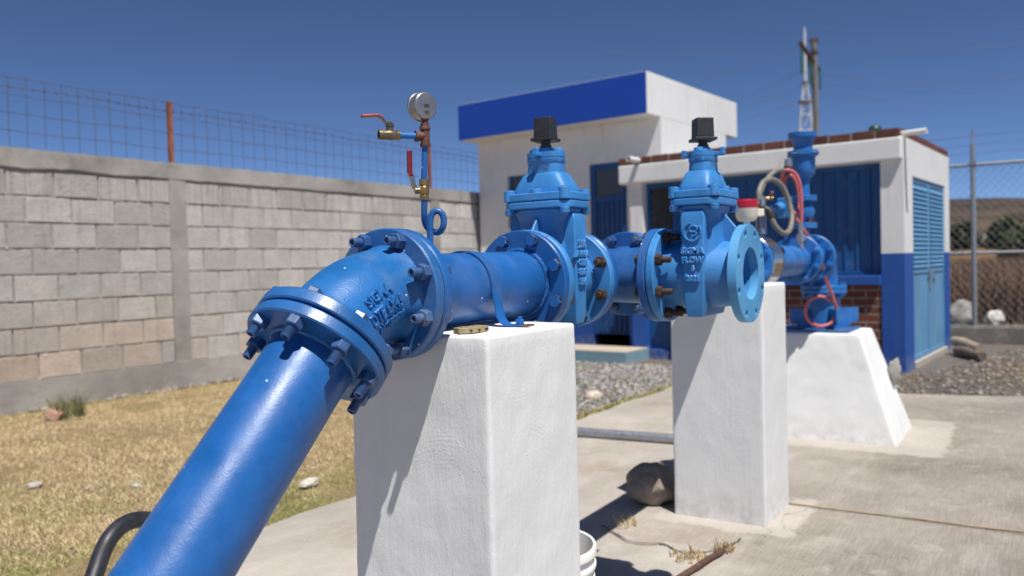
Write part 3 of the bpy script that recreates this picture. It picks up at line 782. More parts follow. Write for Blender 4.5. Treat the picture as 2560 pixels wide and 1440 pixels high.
obj('vent_plug', MB().box(bk + Z * .001, (.016, .003, .006), Matrix((sl, gn, Z)).transposed()).box(bk - Z * .014, (.012, .003, .007), Matrix((sl, gn, Z)).transposed()), M['bronze'], gg, bevel=.001)

# -- dull brass template left on the pillar
yp = MB()
prof = [(0, 0), (.03, .004), (.055, -.004), (.078, .003), (.084, -.010), (.080, -.038), (.05, -.045), (.022, -.040), (.0, -.034), (-.008, -.02)]
yp.prism(prof, V((.058, -.112, PT + .001)), X, Y, .012)
yo = obj('brass_plate', yp, M['yellow_plate'], bevel=.0015, seg=1)
tag(yo, 'small dull brass plate with holes lying on the nearer pillar beside the strap', 'metal plate')
for px_, py_, nx in ((.012, -.04, 0), (.035, -.0445, 0), (.058, -.0455, 0), (.066, -.043, 0)):
    obj('screw_hole', MB().cyl((.058 + px_, -.112 + py_ - .0012, PT + .0065), (.058 + px_, -.112 + py_ + .004, PT + .0065), .0022, None, 10), M['dark'], yo)
for px_ in (.01, .03, .055): obj('screw_hole', MB().cyl((.058 + px_, -.126, PT + .0128), (.058 + px_, -.126, PT + .0135), .002, None, 10), M['dark'], yo)

# ---------------------------------------------------------------- pillars and plinth
def rough_prism(x0, x1, y0, y1, z1, top=(0, 0, 0, 0), cuts=14, amp=.004, seed=0, bev=.016):
    bm = bmesh.new()
    b = [bm.verts.new(p) for p in ((x0, y0, -.05), (x1, y0, -.05), (x1, y1, -.05), (x0, y1, -.05))]
    t = [bm.verts.new(p) for p in ((x0 + top[0], y0 + top[2], z1), (x1 - top[1], y0 + top[2], z1), (x1 - top[1], y1 - top[3], z1), (x0 + top[0], y1 - top[3], z1))]
    for f in ((3, 2, 1, 0),): bm.faces.new([b[i] for i in f])
    bm.faces.new(t)
    for i in range(4): bm.faces.new((b[i], b[(i + 1) % 4], t[(i + 1) % 4], t[i]))
    bmesh.ops.recalc_face_normals(bm, faces=bm.faces)
    bmesh.ops.bevel(bm, geom=[e for e in bm.edges], offset=bev, segments=3, profile=.5, affect='EDGES', clamp_overlap=True)
    bmesh.ops.subdivide_edges(bm, edges=[e for e in bm.edges if e.calc_length() > .1], cuts=cuts, use_grid_fill=True)
    bmesh.ops.triangulate(bm, faces=[f for f in bm.faces if len(f.verts) > 4])
    bm.normal_update()
    for v in bm.verts:
        n_ = v.normal; q = v.co + V((seed, seed * 2.3, 0))
        v.co += n_ * (amp * noise.noise(q * 6) + amp * .7 * noise.noise(q * 17) + amp * .35 * noise.noise(q * 45))
    mb = MB(); bm.verts.index_update(); mb.add([v.co.copy() for v in bm.verts], [tuple(v.index for v in f.verts) for f in bm.faces]); bm.free(); return mb
o = obj('support_pillar', rough_prism(.044, .429, -.209, .176, PT, cuts=44, amp=.0022, seed=1, bev=.010), M['white'], smooth=60)
tag(o, 'square white plastered pillar under the elbow, blue strap bolted to its top', 'pillar', 'white concrete pipe pillars', 'thing')
o = obj('support_pillar', rough_prism(2.086, 2.466, -.200, .205, 1.014, cuts=34, amp=.0018, seed=5, bev=.009), M['white'], smooth=60)
tag(o, 'square white plastered pillar carrying the steel flow meter, rounded boulder at its side', 'pillar', 'white concrete pipe pillars', 'thing')
o = obj('well_plinth', rough_prism(3.88, 4.58, -.485, .50, .650, (.13, .13, .23, .23), cuts=26, amp=.0026, seed=9, bev=.016), M['white'], smooth=60)
tag(o, 'wide white concrete plinth with sloping sides under the well head', 'plinth', None, 'thing')
lump = MB().blob(at(2243, 5.28, 925), (.05, .035, .075), 3, 3, .35)
o = obj('cement_lump', lump, M['beam']); tag(o, 'dried grey lump of cement stuck on the sloping side of the plinth', 'cement lump')
# ---------------------------------------------------------------- small things on the near ground
at_ = at
def at(px, f, py=None, z=0.0): return at_(px, f * K, py, z * K)
def cam_scaled_poly(P): return [tuple(cam_scaled(x, y)[:2]) for x, y in P]  # outline points, scaled about the camera and turned
bk_c = V((.562, -.012, 0))
bu = thing('bucket', 'ribbed white plastic bucket standing behind the nearer white pillar', 'bucket', bk_c)
obj('bucket_shell', MB().lathe([(0, .01), (0, .118), (.005, .122), (.25, .139), (.26, .146), (.268, .146), (.272, .141), (.292, .142), (.296, .150), (.304, .150), (.308, .143), (.328, .144), (.332, .152), (.350, .152), (.355, .149), (.353, .143), (.02, .115), (.012, .01)], bk_c + Z * .012, Z, 56, False, False), M['pvc'], bu)
hb = [bk_c + V((.152 * math.cos(t), .152 * math.sin(t) , .30 - .09 * abs(math.sin(t - .6)))) for t in [.6 + PI * k / 16 for k in range(17)]]
obj('bail_handle', MB().tube(hb, .0022, 8), M['galv'], bu)
o = obj('boulder', MB().blob((2.22, .365, .082), (.125, .12, .095), 11, 4, .22, (.33, .27, .22)), M['stone']); tag(o, 'rounded brown boulder in the shade beside the second pillar', 'boulder')
o = obj('iron_bar', MB().tube([at(1795, 3.43, z=.02), at(1757, 3.34, z=.018), at(1722, 3.25, z=.016), at(1650, 3.08, z=.016)], .012, 10), M['stick']); tag(o, 'short rusty iron bar lying by the cracked concrete', 'bar')
hp = [at(236, 2.55, z=.0), at(222, 2.60, 1500), at(236, 2.66, 1420), at(268, 2.72, 1350), at(312, 2.8, 1312), at(365, 2.88, 1305), at(430, 2.95, 1330), at(480, 2.98, 1400), at(500, 2.96, 1520), at(503, 2.95, z=-.03)]
o = obj('black_hose', MB().tube(smoothpath(hp, 8), .026, 18), M['hose_black']); tag(o, 'dusty black hose arching out of the dry grass behind the slanting pipe', 'hose')
# grey steel pipe lying on the slab
o = obj('steel_tube', MB().cyl(cam_scaled(3.89, 1.80, .033), cam_scaled(3.985, .42, .033), .030, None, 20), M['galv']); tag(o, 'grey steel tube lying on the concrete slab between the two pillars', 'steel tube')

# hoses at the meter
def hq(px, py, f): return at(px, f, py)
gh = [hq(1957, 425, 4.95), hq(1940, 428, 4.92), hq(1918, 447, 4.88), hq(1903, 475, 4.82), hq(1897, 502, 4.76), hq(1901, 522, 4.72), hq(1910, 535, 4.66)]
gh2 = [hq(1897, 500, 4.55), hq(1898, 478, 4.56), hq(1908, 456, 4.6), hq(1926, 449, 4.64), hq(1946, 457, 4.68), hq(1962, 478, 4.70), hq(1974, 510, 4.70), hq(1980, 540, 4.68), hq(1978, 566, 4.64), hq(1969, 582, 4.60), hq(1955, 581, 4.56), hq(1940, 566, 4.54), hq(1930, 546, 4.54), hq(1926, 532, 4.55)]
gho = thing('grey_hose', 'grey ribbed hose looped in the air beside the red lidded meter head', 'hose', hq(1926, 532, 4.55))
obj('hose_loop', MB().tube(smoothpath(gh, 8), .0135, 14), M['hose_grey'], gho)
obj('hose_loop', MB().tube(smoothpath(gh2, 8), .0135, 14), M['hose_grey'], gho)
obj('coupling', MB().tube([hq(1897, 519, 4.58), hq(1912, 522, 4.56), hq(1922, 527, 4.55), hq(1931, 546, 4.545)], [.018, .020, .022, .020], 14), M['black_iron'], gho)
obj('clamp_post', MB().cyl(hq(1905, 492, 4.62), hq(1909, 585, 4.58), .017, None, 14).cyl(hq(1893, 512, 4.64), hq(1896, 582, 4.6), .011, None, 12), M['zinc'], gho)
rh = [hq(2004, 590, 5.1), hq(2004, 560, 5.1), hq(2004, 520, 5.1), hq(2002, 480, 5.1), hq(1996, 450, 5.1), hq(1984, 432, 5.1), hq(1968, 426, 5.1), hq(1957, 432, 5.12), hq(1953, 455, 5.14), hq(1960, 480, 5.16), hq(1974, 512, 5.16), hq(1984, 532, 5.14), hq(1996, 528, 5.14), hq(1999, 498, 5.16), hq(1992, 462, 5.18), hq(1978, 440, 5.18), hq(1962, 446, 5.2), hq(1963, 476, 5.2), hq(1976, 520, 5.2), hq(1990, 545, 5.2), hq(2004, 566, 5.2), hq(2019, 589, 5.22), hq(2036, 612, 5.3), hq(2052, 648, 5.46), hq(2065, 690, 5.58), hq(2078, 725, 5.66), hq(2089, 755, 5.68), hq(2094, 776, 5.7), hq(2088, 800, 5.7), hq(2073, 812, 5.7), hq(2050, 815, 5.7), hq(2028, 805, 5.7), hq(2017, 785, 5.7), hq(2020, 760, 5.7), hq(2037, 744, 5.7), hq(2060, 742, 5.7), hq(2082, 752, 5.69)]
o = obj('red_hose', MB().tube(smoothpath(rh, 7), .0098, 12), M['hose_red']); tag(o, 'thin faded red hose coiled by the air valve and trailing down to the plinth', 'hose')
obj('hose_barb', MB().cyl(hq(2004, 592, 5.1), hq(2003, 555, 5.1), .013, None, 14), M['bronze'], o)
tp = thing('sampling_tap', 'small brass tap with a pink lever beside the looped hoses', 'tap', hq(1938, 515, 5.2))
obj('tap_body', MB().cyl(hq(1915, 497, 5.2), hq(1932, 496, 5.2), .011, None, 14).cyl(hq(1926, 499, 5.2), hq(1927, 484, 5.2), .009, None, 12), M['brass'], tp)
obj('lever', MB().box(hq(1929, 482, 5.2), (.045, .016, .010), Matrix.Rotation(.4, 3, 'Z')), M['hose_red'], tp, bevel=.003)
pf = thing('side_fitting', 'pale blue elbow fitting with a square flange behind the looped grey hose', 'pipe fitting', hq(1960, 520, 5.3))
obj('fitting_arm', MB().cyl(hq(1930, 524, 5.25), hq(1952, 518, 5.35), .020, .030, 20), M['epoxy'], pf)
obj('fitting_flange', MB().prism([(-.045, -.06), (.045, -.06), (.045, .06), (-.045, .06)], hq(1964, 520, 5.35), (side * .7 - away * .7).normalized(), Z, .02), M['epoxy'], pf, bevel=.008)
ck = thing('check_fitting', 'clear topped relief fitting between the red hose and the air valve', 'fitting', hq(1970, 410, 5.15))
obj('sight_cap', MB().cyl(hq(1970, 418, 5.15), hq(1970, 399, 5.15), .022, .020, 18), M['zinc'], ck)
obj('fitting_base', MB().cyl(hq(1969, 432, 5.15), hq(1970, 417, 5.15), .020, .026, 18), M['rust_iron'], ck)

# ---------------------------------------------------------------- ground, slab, lawn
def sheet(poly, z, h=None):
    m = MB()
    if h is None: m.add([(p[0], p[1], z) for p in poly], [tuple(range(len(poly)))])
    else: m.prism(poly, (0, 0, z - h), X, Y, h)
    return m
gm = NT('dry_earth')
c = gm.mix(gm.ramp(gm.noise(.25, 6, .65), .35, .65), (.24, .155, .085), (.33, .245, .15)); c = gm.mix(gm.ramp(gm.noise(30, 4), .4, .7), c, (.15, .10, .06))
gm.bump(gm.noise(20, 5, .7), .7, .03); M['earth'] = gm.done(c, .95, 0, .15)
structure('ground', sheet([(-60, -900), (2600, -900), (2600, 900), (-60, 900)], -.035), M['earth'], smooth=0)
lm = NT('dry_lawn_soil')
c = lm.mix(lm.ramp(lm.noise(1.1, 7, .7), .38, .62), (.50, .37, .20), (.34, .25, .14))
c = lm.mix(lm.math('MULTIPLY', lm.ramp(lm.noise(2.3, 6, .7), .52, .66), .6), c, (.17, .165, .06))
c = lm.mix(lm.math('MULTIPLY', lm.ramp(lm.noise(60, 4, .7), .45, .7), .6), c, (.13, .085, .045))
lm.bump(lm.noise(45, 5, .75), 1.0, .03); M['lawn'] = lm.done(c, .95, 0, .12)
structure('lawn', sheet(cam_scaled_poly([(-7, 1.9), (4.6, 1.9), (9.5, 1.9), (14.5, 5.85), (-7, 7.5)]), -.027), M['lawn'], smooth=0)
def ragged(P, step=.12, amp=.02, seed=0):
    out = []
    n = len(P)
    for i in range(n):
        a, b = V(P[i]).to_2d(), V(P[(i + 1) % n]).to_2d(); L = (b - a).length; k = max(1, int(L / step))
        if L > 9: out.append((a.x, a.y)); continue
        nrm = V((-(b - a).y, (b - a).x)).normalized()
        for j in range(k):
            p = a.lerp(b, j / k); d = amp * (noise.noise(V((p.x * 2.2, p.y * 2.2, seed))) + .6 * noise.noise(V((p.x * 9, p.y * 9, seed))))
            out.append((p.x + nrm.x * d, p.y + nrm.y * d))
    return out
slab_poly = ragged(cam_scaled_poly([(-6, -9), (7.9, -9), (6.92, -1.25), (6.72, -.4), (6.55, 1.70), (2.05, 1.965), (1.43, 2.0), (-3, 2.1), (-6, 2.1)]), .15, .05, 3)
structure('concrete_slab', sheet(slab_poly, 0.0, .05), M['slab'], smooth=0)
structure('cement_patch', sheet(ragged(cam_scaled_poly([(1.50, .02), (2.02, -.12), (2.06, .18), (1.8, .30), (1.42, .32)]), .03, .06, 17), .003, .003), M['slab_rough'], smooth=0)
jm = MB()
for (a, b, wd, mt_) in ((cam_scaled(2.885, -.17), cam_scaled(2.87, -6), .007, 'sealant'),):
    pts_l, pts_r = [], []
    for k in range(80):
        p = a.lerp(b, k / 79); d = .006 * noise.noise(V((k * .31, 2, 5)))
        q = wd * (1 + .7 * noise.noise(V((k * .23, 8, 5))))
        pts_l.append((p.x - q + d, p.y, .004)); pts_r.append((p.x + q + d, p.y, .004))
    jm.add(pts_l + pts_r, [(k, k + 1, 80 + k + 1, 80 + k) for k in range(79)])
structure('slab_joint', jm, M['sealant'], smooth=0)
cm = MB()
def crack(pts, wd):
    P = smoothpath([V(p) for p in pts], 10); l, r_ = [], []
    for k, p in enumerate(P):
        t = (P[min(k + 1, len(P) - 1)] - P[max(k - 1, 0)]).normalized(); n_ = V((-t.y, t.x, 0))
        q = wd * (.5 + abs(noise.noise(p * 14))); d = n_ * .02 * noise.noise(p * 11)
        l.append(p + d + n_ * q); r_.append(p + d - n_ * q)
    n = len(P); cm.add(l + r_, [(k, k + 1, n + k + 1, n + k) for k in range(n - 1)])
crack([at(1490, 3.85, z=.009), at(1560, 3.62, z=.009), at(1640, 3.56, z=.009), at(1700, 3.46, z=.009), at(1790, 3.48, z=.009), at(1840, 3.62, z=.009)], .0055)
crack([cam_scaled(2.868, -.17, .005), cam_scaled(2.85, -1.5, .005), cam_scaled(2.853, -3, .005), cam_scaled(2.85, -6, .005)], .004)
structure('slab_crack', cm, M['crack'], smooth=0)

# gravel
gb = NT('gravel_bed')
c = gb.mix(gb.ramp(gb.noise(40, 5, .8), .35, .65), (.13, .115, .10), (.36, .33, .30)); c = gb.mix(gb.ramp(gb.noise(.8, 5, .6), .5, .65), c, (.27, .19, .12))
gb.bump(gb.noise(60, 5, .8), 1.0, .04); M['gravelbed'] = gb.done(c, .95, 0, .15)
structure('gravel_bed', sheet(cam_scaled_poly([(4.4, 1.60), (6.5, 1.60), (6.75, -.3), (8.0, -9), (16, -9), (13.2, 2.5), (9.6, 6.2), (7.6, 3.9)]), -.020), M['gravelbed'], smooth=0)
def rock_mesh(n, place, size, colfn, seed):
    bm = bmesh.new(); bmesh.ops.create_icosphere(bm, subdivisions=1, radius=1)
    base = [v.co.copy() for v in bm.verts]; fs = [tuple(v.index for v in f.verts) for f in bm.faces]; bm.free()
    m = MB(); rr = random.Random(seed)
    for i in range(n):
        p = place(rr)
        if p is None: continue
        s_ = size(rr); rot = Matrix.Rotation(rr.random() * 6.28, 3, 'Z') @ Matrix.Rotation(rr.uniform(-.5, .5), 3, 'X')
        k = V((rr.uniform(.6, 1.2), rr.uniform(.6, 1.1), rr.uniform(.4, .8)))
        m.add([rot @ V((b.x * k.x * s_ * rr.uniform(.75, 1.15), b.y * k.y * s_ * rr.uniform(.75, 1.15), b.z * k.z * s_)) + p for b in base], fs, colfn(rr))
    return m
def inpoly(p, P):
    c_ = False; n = len(P)
    for i in range(n):
        a, b = P[i], P[(i + 1) % n]
        if (a[1] > p[1]) != (b[1] > p[1]) and p[0] < (b[0] - a[0]) * (p[1] - a[1]) / (b[1] - a[1]) + a[0]: c_ = not c_
    return c_
G1 = cam_scaled_poly([(4.4, 1.95), (6.6, 1.76), (7.9, 1.75), (8.15, 3.0), (8.3, 4.2), (8.6, 6.2), (7.0, 5.0)])
G2 = cam_scaled_poly([(6.85, -.6), (7.05, -1.4), (7.35, -4.2), (9.5, -5.0), (11.5, -4), (11.2, -1.2), (8.3, -.45), (8.1, .3), (6.75, .8)])
def placer(P, *_):
    x0, x1 = min(p[0] for p in P), max(p[0] for p in P); y0, y1 = min(p[1] for p in P), max(p[1] for p in P)
    def f(rr):
        for _ in range(30):
            p = (rr.uniform(x0, x1), rr.uniform(y0, y1))
            if inpoly(p, P): return V((p[0], p[1], -.012))
    return f
def greycol(rr):
    k = rr.uniform(.10, .50); t = rr.random()
    return (k * 1.03, k, k * .98) if t < .7 else (k * 1.1, k * .92, k * .78)
gr1 = rock_mesh(13000, placer(G1), lambda r_: r_.choice((.007, .009, .011, .013, .016, .021)), greycol, 3)
def brn(rr):
    k = rr.uniform(.10, .34); return (k * 1.12, k * .97, k * .82)
gr2 = rock_mesh(8000, placer(G2), lambda r_: r_.choice((.006, .007, .008, .009, .011, .013, .017, .026)), brn, 4)
gr1.merge(MB()); o2 = obj('gravel', gr1, M['gravel'], smooth=0); tag(o2, 'grey crushed gravel strewn in front of the white building', 'gravel', None, 'stuff')
o2 = obj('gravel', gr2, M['gravel'], smooth=0); tag(o2, 'brownish rubble and gravel in front of the shed door', 'gravel', None, 'stuff')
for (px_, f_, sz, colr, lab) in ((2408, 9.9, (.0, 0, 0), (.3, .25, .2), ''),):
    pass
logs = [((2385, 10.3), (2450, 9.7), .055, 'pale dry log lying on top of a darker one by the shed'), ((2392, 10.05), (2455, 9.45), .05, 'darker dry log lying under a pale one by the shed')]
for i, (a, b, r_, lab) in enumerate(logs):
    pa, pb = at(a[0], a[1], z=.05 + .09 * (1 - i)), at(b[0], b[1], z=.05 + .06 * (1 - i))
    o = obj('log', MB().tube([pa, pa.lerp(pb, .35) + Z * .012, pa.lerp(pb, .7), pb], [r_, r_ * 1.05, r_ * .95, r_ * .9], 14), simple('weathered_log_%d' % i, (.30, .24, .18) if i == 0 else (.14, .10, .075), .9, 0, .3, 12, .5, 60, .006)); tag(o, lab, 'log', 'logs by the shed')
def rockthing(p, size, colr, seed, lab, rough=.35, name='rock'):
    o = obj(name, MB().blob(p, size, seed, 3, rough, colr), M['stone'], smooth=30); tag(o, lab, 'rock'); return o
rockthing(at(2486, 12.25, z=.24), (.15, .13, .12), (.56, .54, .50), 21, 'white painted rock in the dry grass behind the chain link fence')
rockthing(at(2404, 12.3, z=.30), (.15, .16, .21), (.34, .325, .31), 22, 'pale grey jagged rock behind the fence next to the shed')
rockthing(at(755, 4.8, z=.0), (.06, .04, .022), (.62, .57, .50), 31, 'flat pale stone on the greener grass beside the slab', .3)
rockthing(at(68, 4.95, z=-.01), (.04, .028, .018), (.60, .55, .48), 32, 'small pale stone in the dry grass below the column', .3)
rockthing(at(322, 4.9, z=-.02), (.022, .022, .015), (.6, .55, .5), 33, 'tiny whitish stone in the middle of the dry lawn', .3)
rockthing(at(1478, 7.6, z=.0), (.10, .07, .05), (.62, .52, .44), 34, 'pale pinkish stone at the edge of the grey gravel', .3)
rockthing(at(285, 2.85, z=.0), (.05, .04, .03), (.62, .58, .54), 35, 'whitish stone lying under the black hose', .3)
o = obj('broken_brick', MB().box(at(128, 7.3, z=.02), (.17, .11, .08), Matrix.Rotation(.7, 3, 'Z') @ Matrix.Rotation(.45, 3, 'X'), (.46, .28, .21)), M['tint'], bevel=.012); tag(o, 'broken reddish brick lying at the foot of the block wall', 'brick')
for px_, f_, s_ in ((2405, 8.9, .05), (2330, 9.0, .06), (2440, 8.3, .045), (2290, 8.4, .05)):
    pass

# ---------------------------------------------------------------- grass
def blades(n, place, hgt, wid, cols, seed, lean=.8):
    r_ = np.random.default_rng(seed)
    P = place(r_, n); n = len(P)
    a = r_.random(n) * 2 * PI; h = r_.uniform(hgt[0], hgt[1], n); w_ = r_.uniform(wid[0], wid[1], n)
    le = r_.uniform(lean * .2 if lean < .97 else .62, lean, n); b = r_.random(n) * 2 * PI
    dx, dy = np.cos(a) * w_, np.sin(a) * w_
    lx, ly = np.cos(b) * le * h, np.sin(b) * le * h
    vs = np.empty((n, 5, 3))
    zz = P[:, 2]
    vs[:, 0] = np.stack([P[:, 0] - dx, P[:, 1] - dy, zz], 1); vs[:, 1] = np.stack([P[:, 0] + dx, P[:, 1] + dy, zz], 1)
    hz_ = h * np.sqrt(np.maximum(.08, 1 - le ** 2))
    vs[:, 2] = np.stack([P[:, 0] + dx * .8 + lx * .4, P[:, 1] + dy * .8 + ly * .4, zz + hz_ * .6], 1)
    vs[:, 3] = np.stack([P[:, 0] - dx * .8 + lx * .4, P[:, 1] - dy * .8 + ly * .4, zz + hz_ * .6], 1)
    vs[:, 4] = np.stack([P[:, 0] + lx, P[:, 1] + ly, zz + hz_], 1)
    me = bpy.data.meshes.new('blades')
    me.vertices.add(n * 5); me.vertices.foreach_set('co', vs.reshape(-1))
    base = np.arange(n)[:, None] * 5
    loops = np.concatenate([base + np.array([[0, 1, 2, 3]]), base + np.array([[3, 2, 4]])], 1).reshape(-1)
    me.loops.add(n * 7); me.loops.foreach_set('vertex_index', loops.astype(np.int32))
    me.polygons.add(n * 2)
    st_ = (np.arange(n)[:, None] * 7 + np.array([[0, 4]])).reshape(-1)
    me.polygons.foreach_set('loop_start', st_.astype(np.int32)); me.polygons.foreach_set('loop_total', np.tile([4, 3], n).astype(np.int32))
    me.update(calc_edges=True)
    C = cols(r_, P); C = np.concatenate([C, np.ones((n, 1))], 1)
    at_ = me.color_attributes.new('tint', 'FLOAT_COLOR', 'CORNER'); at_.data.foreach_set('color', np.repeat(C, 7, axis=0).reshape(-1))
    return me
def link(name, me, mat, label, cat, kind='stuff'):
    me.materials.append(mat); o = bpy.data.objects.new(name, me); COL.objects.link(o); return tag(o, label, cat, None, kind)
def camframe(P):
    dx, dy = P[:, 0] - CAMP.x, P[:, 1] - CAMP.y
    r_ = .5373 * dx - .84339 * dy; f_ = .84339 * dx + .5373 * dy
    return r_, f_
WD = V((math.cos(R(-1.8)), math.sin(R(-1.8)), 0)); W0 = W(-4.808 * K, 7.7 * K); WN = V((WD.y, -WD.x, 0))   # block wall direction, a point on its face, its outward side
def fbm2(P, s, o=0):
    return np.array([noise.fractal(V((p[0] * s, p[1] * s, o)), 1.0, 2.0, 4) for p in P])
def lawn_place(r_, n):
    f_ = 1.8 + 10.4 * r_.random(n) ** 1.7; px_ = r_.uniform(-120, 1560, n)
    rr_ = (px_ - 1280) / FPX * f_
    x = CAMP.x + .5373 * rr_ + .84339 * f_; y = CAMP.y - .84339 * rr_ + .5373 * f_
    wy = W0.y + (x - W0.x) * WD.y / WD.x - .03
    keep = (y < wy) & (y > 1.71 - .037 * (x - 1.67) - .02 + .05 * rng.normal(0, 1, n)) & (x < 4.9) & ~((x > 3.75) & (y < 3.75))
    x, y = x[keep], y[keep]
    bare = np.array([noise.fractal(V((a * 2.6, b * 2.6, 1.5)), 1.0, 2.0, 4) for a, b in zip(x, y)]); k2 = r_.random(len(x)) < np.clip(.95 - 1.5 * np.maximum(0, bare - .02), .12, 1); x, y = x[k2], y[k2]
    return np.stack([x, y, np.full(len(x), -.028)], 1)
def lawn_cols(r_, P):
    n = len(P); dry = np.array([[.66, .50, .27]]); straw = np.array([[.80, .68, .45]]); brown = np.array([[.27, .18, .10]]); green = np.array([[.24, .27, .085]])
    t = r_.random((n, 1)); C = dry * t + straw * (1 - t)
    k = (r_.random(n) < .16)[:, None]; C = np.where(k, brown * r_.uniform(.7, 1.3, (n, 1)), C)
    near = np.clip(1 - (P[:, 1] - 1.70) / .8, 0, 1) * np.clip((P[:, 0] - .0) / .5, 0, 1) * 1.15
    rr_, f_ = camframe(P)
    near += np.clip((3.9 - f_) / 1.2, 0, 1) * .8
    g_ = np.clip(fbm2(P, .9, 4) * .9 + near, 0, 1)
    k = (r_.random(n) < g_ * .95)[:, None]; C = np.where(k, green * r_.uniform(.8, 1.7, (n, 1)), C)
    return C * r_.uniform(.75, 1.12, (n, 1))
link('dry_grass', blades(430000, lawn_place, (.016, .046), (.0006, .0015), lawn_cols, 5, .995), M['leafy'], 'short dry yellow grass covering the yard up to the block wall', 'grass')
def tuft(n, c_, rad, hgt, seed, col, lab, name='grass_tuft'):
    def pl_(r_, n_):
        a = r_.random(n_) * 6.28; d = rad * np.sqrt(r_.random(n_)); return np.stack([c_.x + np.cos(a) * d, c_.y + np.sin(a) * d, np.full(n_, c_.z)], 1)
    def cl(r_, P): return np.array([col]) * r_.uniform(.6, 1.4, (len(P), 1))
    o = link(name, blades(n, pl_, hgt, (.0015, .004), cl, seed, .7), M['leafy'], lab, 'grass tuft', None)
    del_k = o.pop('kind', None) if 'kind' in o.keys() else None
    return o
tuft(110, at(135, 7.3, z=-.03), .07, (.12, .28), 11, (.20, .20, .09), 'wispy grass tuft at the foot of the wall behind the broken brick')
tuft(120, at(178, 7.45, z=-.03), .06, (.12, .28), 12, (.20, .21, .10), 'darker grass tuft against the block wall just past the broken brick')
tuft(28, at(1548, 3.85, z=0), .05, (.02, .06), 13, (.50, .38, .18), 'dry straw tuft growing in the slab crack towards the bucket')
tuft(100, at(1712, 3.40, z=0), .075, (.015, .05), 14, (.42, .31, .14), 'dry weeds in the broken cement beside the iron bar')
tuft(40, at(1800, 3.48, z=0), .04, (.02, .06), 15, (.46, .33, .15), 'small dry weeds at the tip of the iron bar')
def gp(P, *_):
    x0, x1 = min(p[0] for p in P), max(p[0] for p in P); y0, y1 = min(p[1] for p in P), max(p[1] for p in P)
    def f(r_, n):
        q = np.stack([r_.uniform(x0, x1, n), r_.uniform(y0, y1, n), np.full(n, -.03)], 1)
        k = np.array([inpoly(p, P) and noise.noise(V((p[0] * 1.6, p[1] * 1.6, 3))) > .12 for p in q]); return q[k]
    return f
link('weeds', blades(5200, gp(G1, 4.3, 9.1, 1.7, 6.3), (.03, .10), (.002, .005), lambda r_, P: np.array([[.16, .21, .06]]) * r_.uniform(.6, 1.6, (len(P), 1)), 21, .8), M['leafy'], 'sparse green weeds growing through the grey gravel', 'weeds')
link('weeds', blades(2600, gp(G2, 6.7, 11.6, -5.0, .9), (.02, .07), (.002, .005), lambda r_, P: np.array([[.42, .33, .13]]) * r_.uniform(.6, 1.4, (len(P), 1)), 22, .8), M['leafy'], 'thin dry weeds among the rubble near the shed door', 'weeds')
def edge_place(r_, n):
    x = r_.uniform(2.2, 5.8, n); y = 1.703 - .037 * (x - 1.67) + np.abs(r_.normal(0, .05, n)) + .02
    return np.stack([x, y, np.full(n, -.03)], 1)
link('weeds', blades(2600, edge_place, (.02, .07), (.0015, .004), lambda r_, P: np.where((r_.random(len(P)) < .5)[:, None], np.array([[.18, .22, .06]]), np.array([[.55, .42, .17]])) * r_.uniform(.6, 1.4, (len(P), 1)), 24, .9), M['leafy'], 'mixed green and straw weeds along the slab edge by the gravel', 'weeds')
# ---------------------------------------------------------------- block wall
def wp(s, d, z): return W0 + (WD * s + WN * d + Z * z) * K          # along the wall, out from its face, up
wrot = Matrix.Rotation(R(-1.8), 3, 'Z')
wall = thing('block_wall', 'long grey cement block wall with concrete columns and wire mesh on top', 'wall', wp(0, -.1, -.03), None, 0, 'thing')
WT = 2.49; S0_, S1_ = -2.2, 10.9
def wbox(m, s0, s1, d0, d1, z0, z1, col=None):
    m.box(wp((s0 + s1) / 2, (d0 + d1) / 2, (z0 + z1) / 2), ((s1 - s0) * K, (d1 - d0) * K, (z1 - z0) * K), wrot, col)
def rough_beam(s0, s1, d0, d1, z0, z1, seed, amp=.012, step=.11, edge=.02):
    n = int((s1 - s0) / step); rings = []
    for i in range(n + 1):
        s_ = s0 + (s1 - s0) * i / n
        def q(d, z, k): return wp(s_, d + amp * .6 * noise.noise(V((s_ * 3, k, seed))), z + edge * noise.noise(V((s_ * 2.1, k * 3, seed + 4))) * (1 if k in (0, 1) else .3) + edge * .5 * noise.noise(V((s_ * 9, k * 3, seed))))
        rings.append([q(d0, z0, 5), q(d1, z0, 0), q(d1, (z0 + z1) / 2, 2), q(d1, z1, 3), q(d0, z1, 6)])
    return MB().loft(rings)
cols_s = [-2.2, 2.05 - .0, 6.55]
c0 = (at(452, 9.26) - W0).dot(WD) / K
colpos = [c0 - 4.5, c0, (at(1094, 13.0) - W0).dot(WD) / K]
NS_, NZ_ = 560, 96; vs = []
for iz in range(NZ_ + 1):
    zz = .22 + (2.345 - .22) * iz / NZ_
    for i_ in range(NS_ + 1):
        ss = S0_ + (S1_ - S0_) * i_ / NS_
        jd = abs(((zz - .262 + .12725) % .2545) - .12725 + .010)
        n1 = noise.noise(V((ss * 14, zz * 14, 1))); n2 = noise.noise(V((ss * 38, zz * 38, 5)))
        vs.append(wp(ss, -.011 + .0185 * math.exp(-(jd / .021) ** 2) * (.62 + .7 * n1) + .0045 * n2, zz))
wm = MB(); wm.add(vs, [(a, a + 1, a + NS_ + 2, a + NS_ + 1) for iz in range(NZ_) for a in range(iz * (NS_ + 1), iz * (NS_ + 1) + NS_)])
obj('mortar_bed', wm, M['mortar'], wall, smooth=60)
wm = MB(); wbox(wm, S0_, S1_, -.165, -.06, -.2, 2.36); obj('block_core', wm, M['mortar'], wall, smooth=0)
bl = MB(); row = .2545; z0 = .262; rb = random.Random(5)
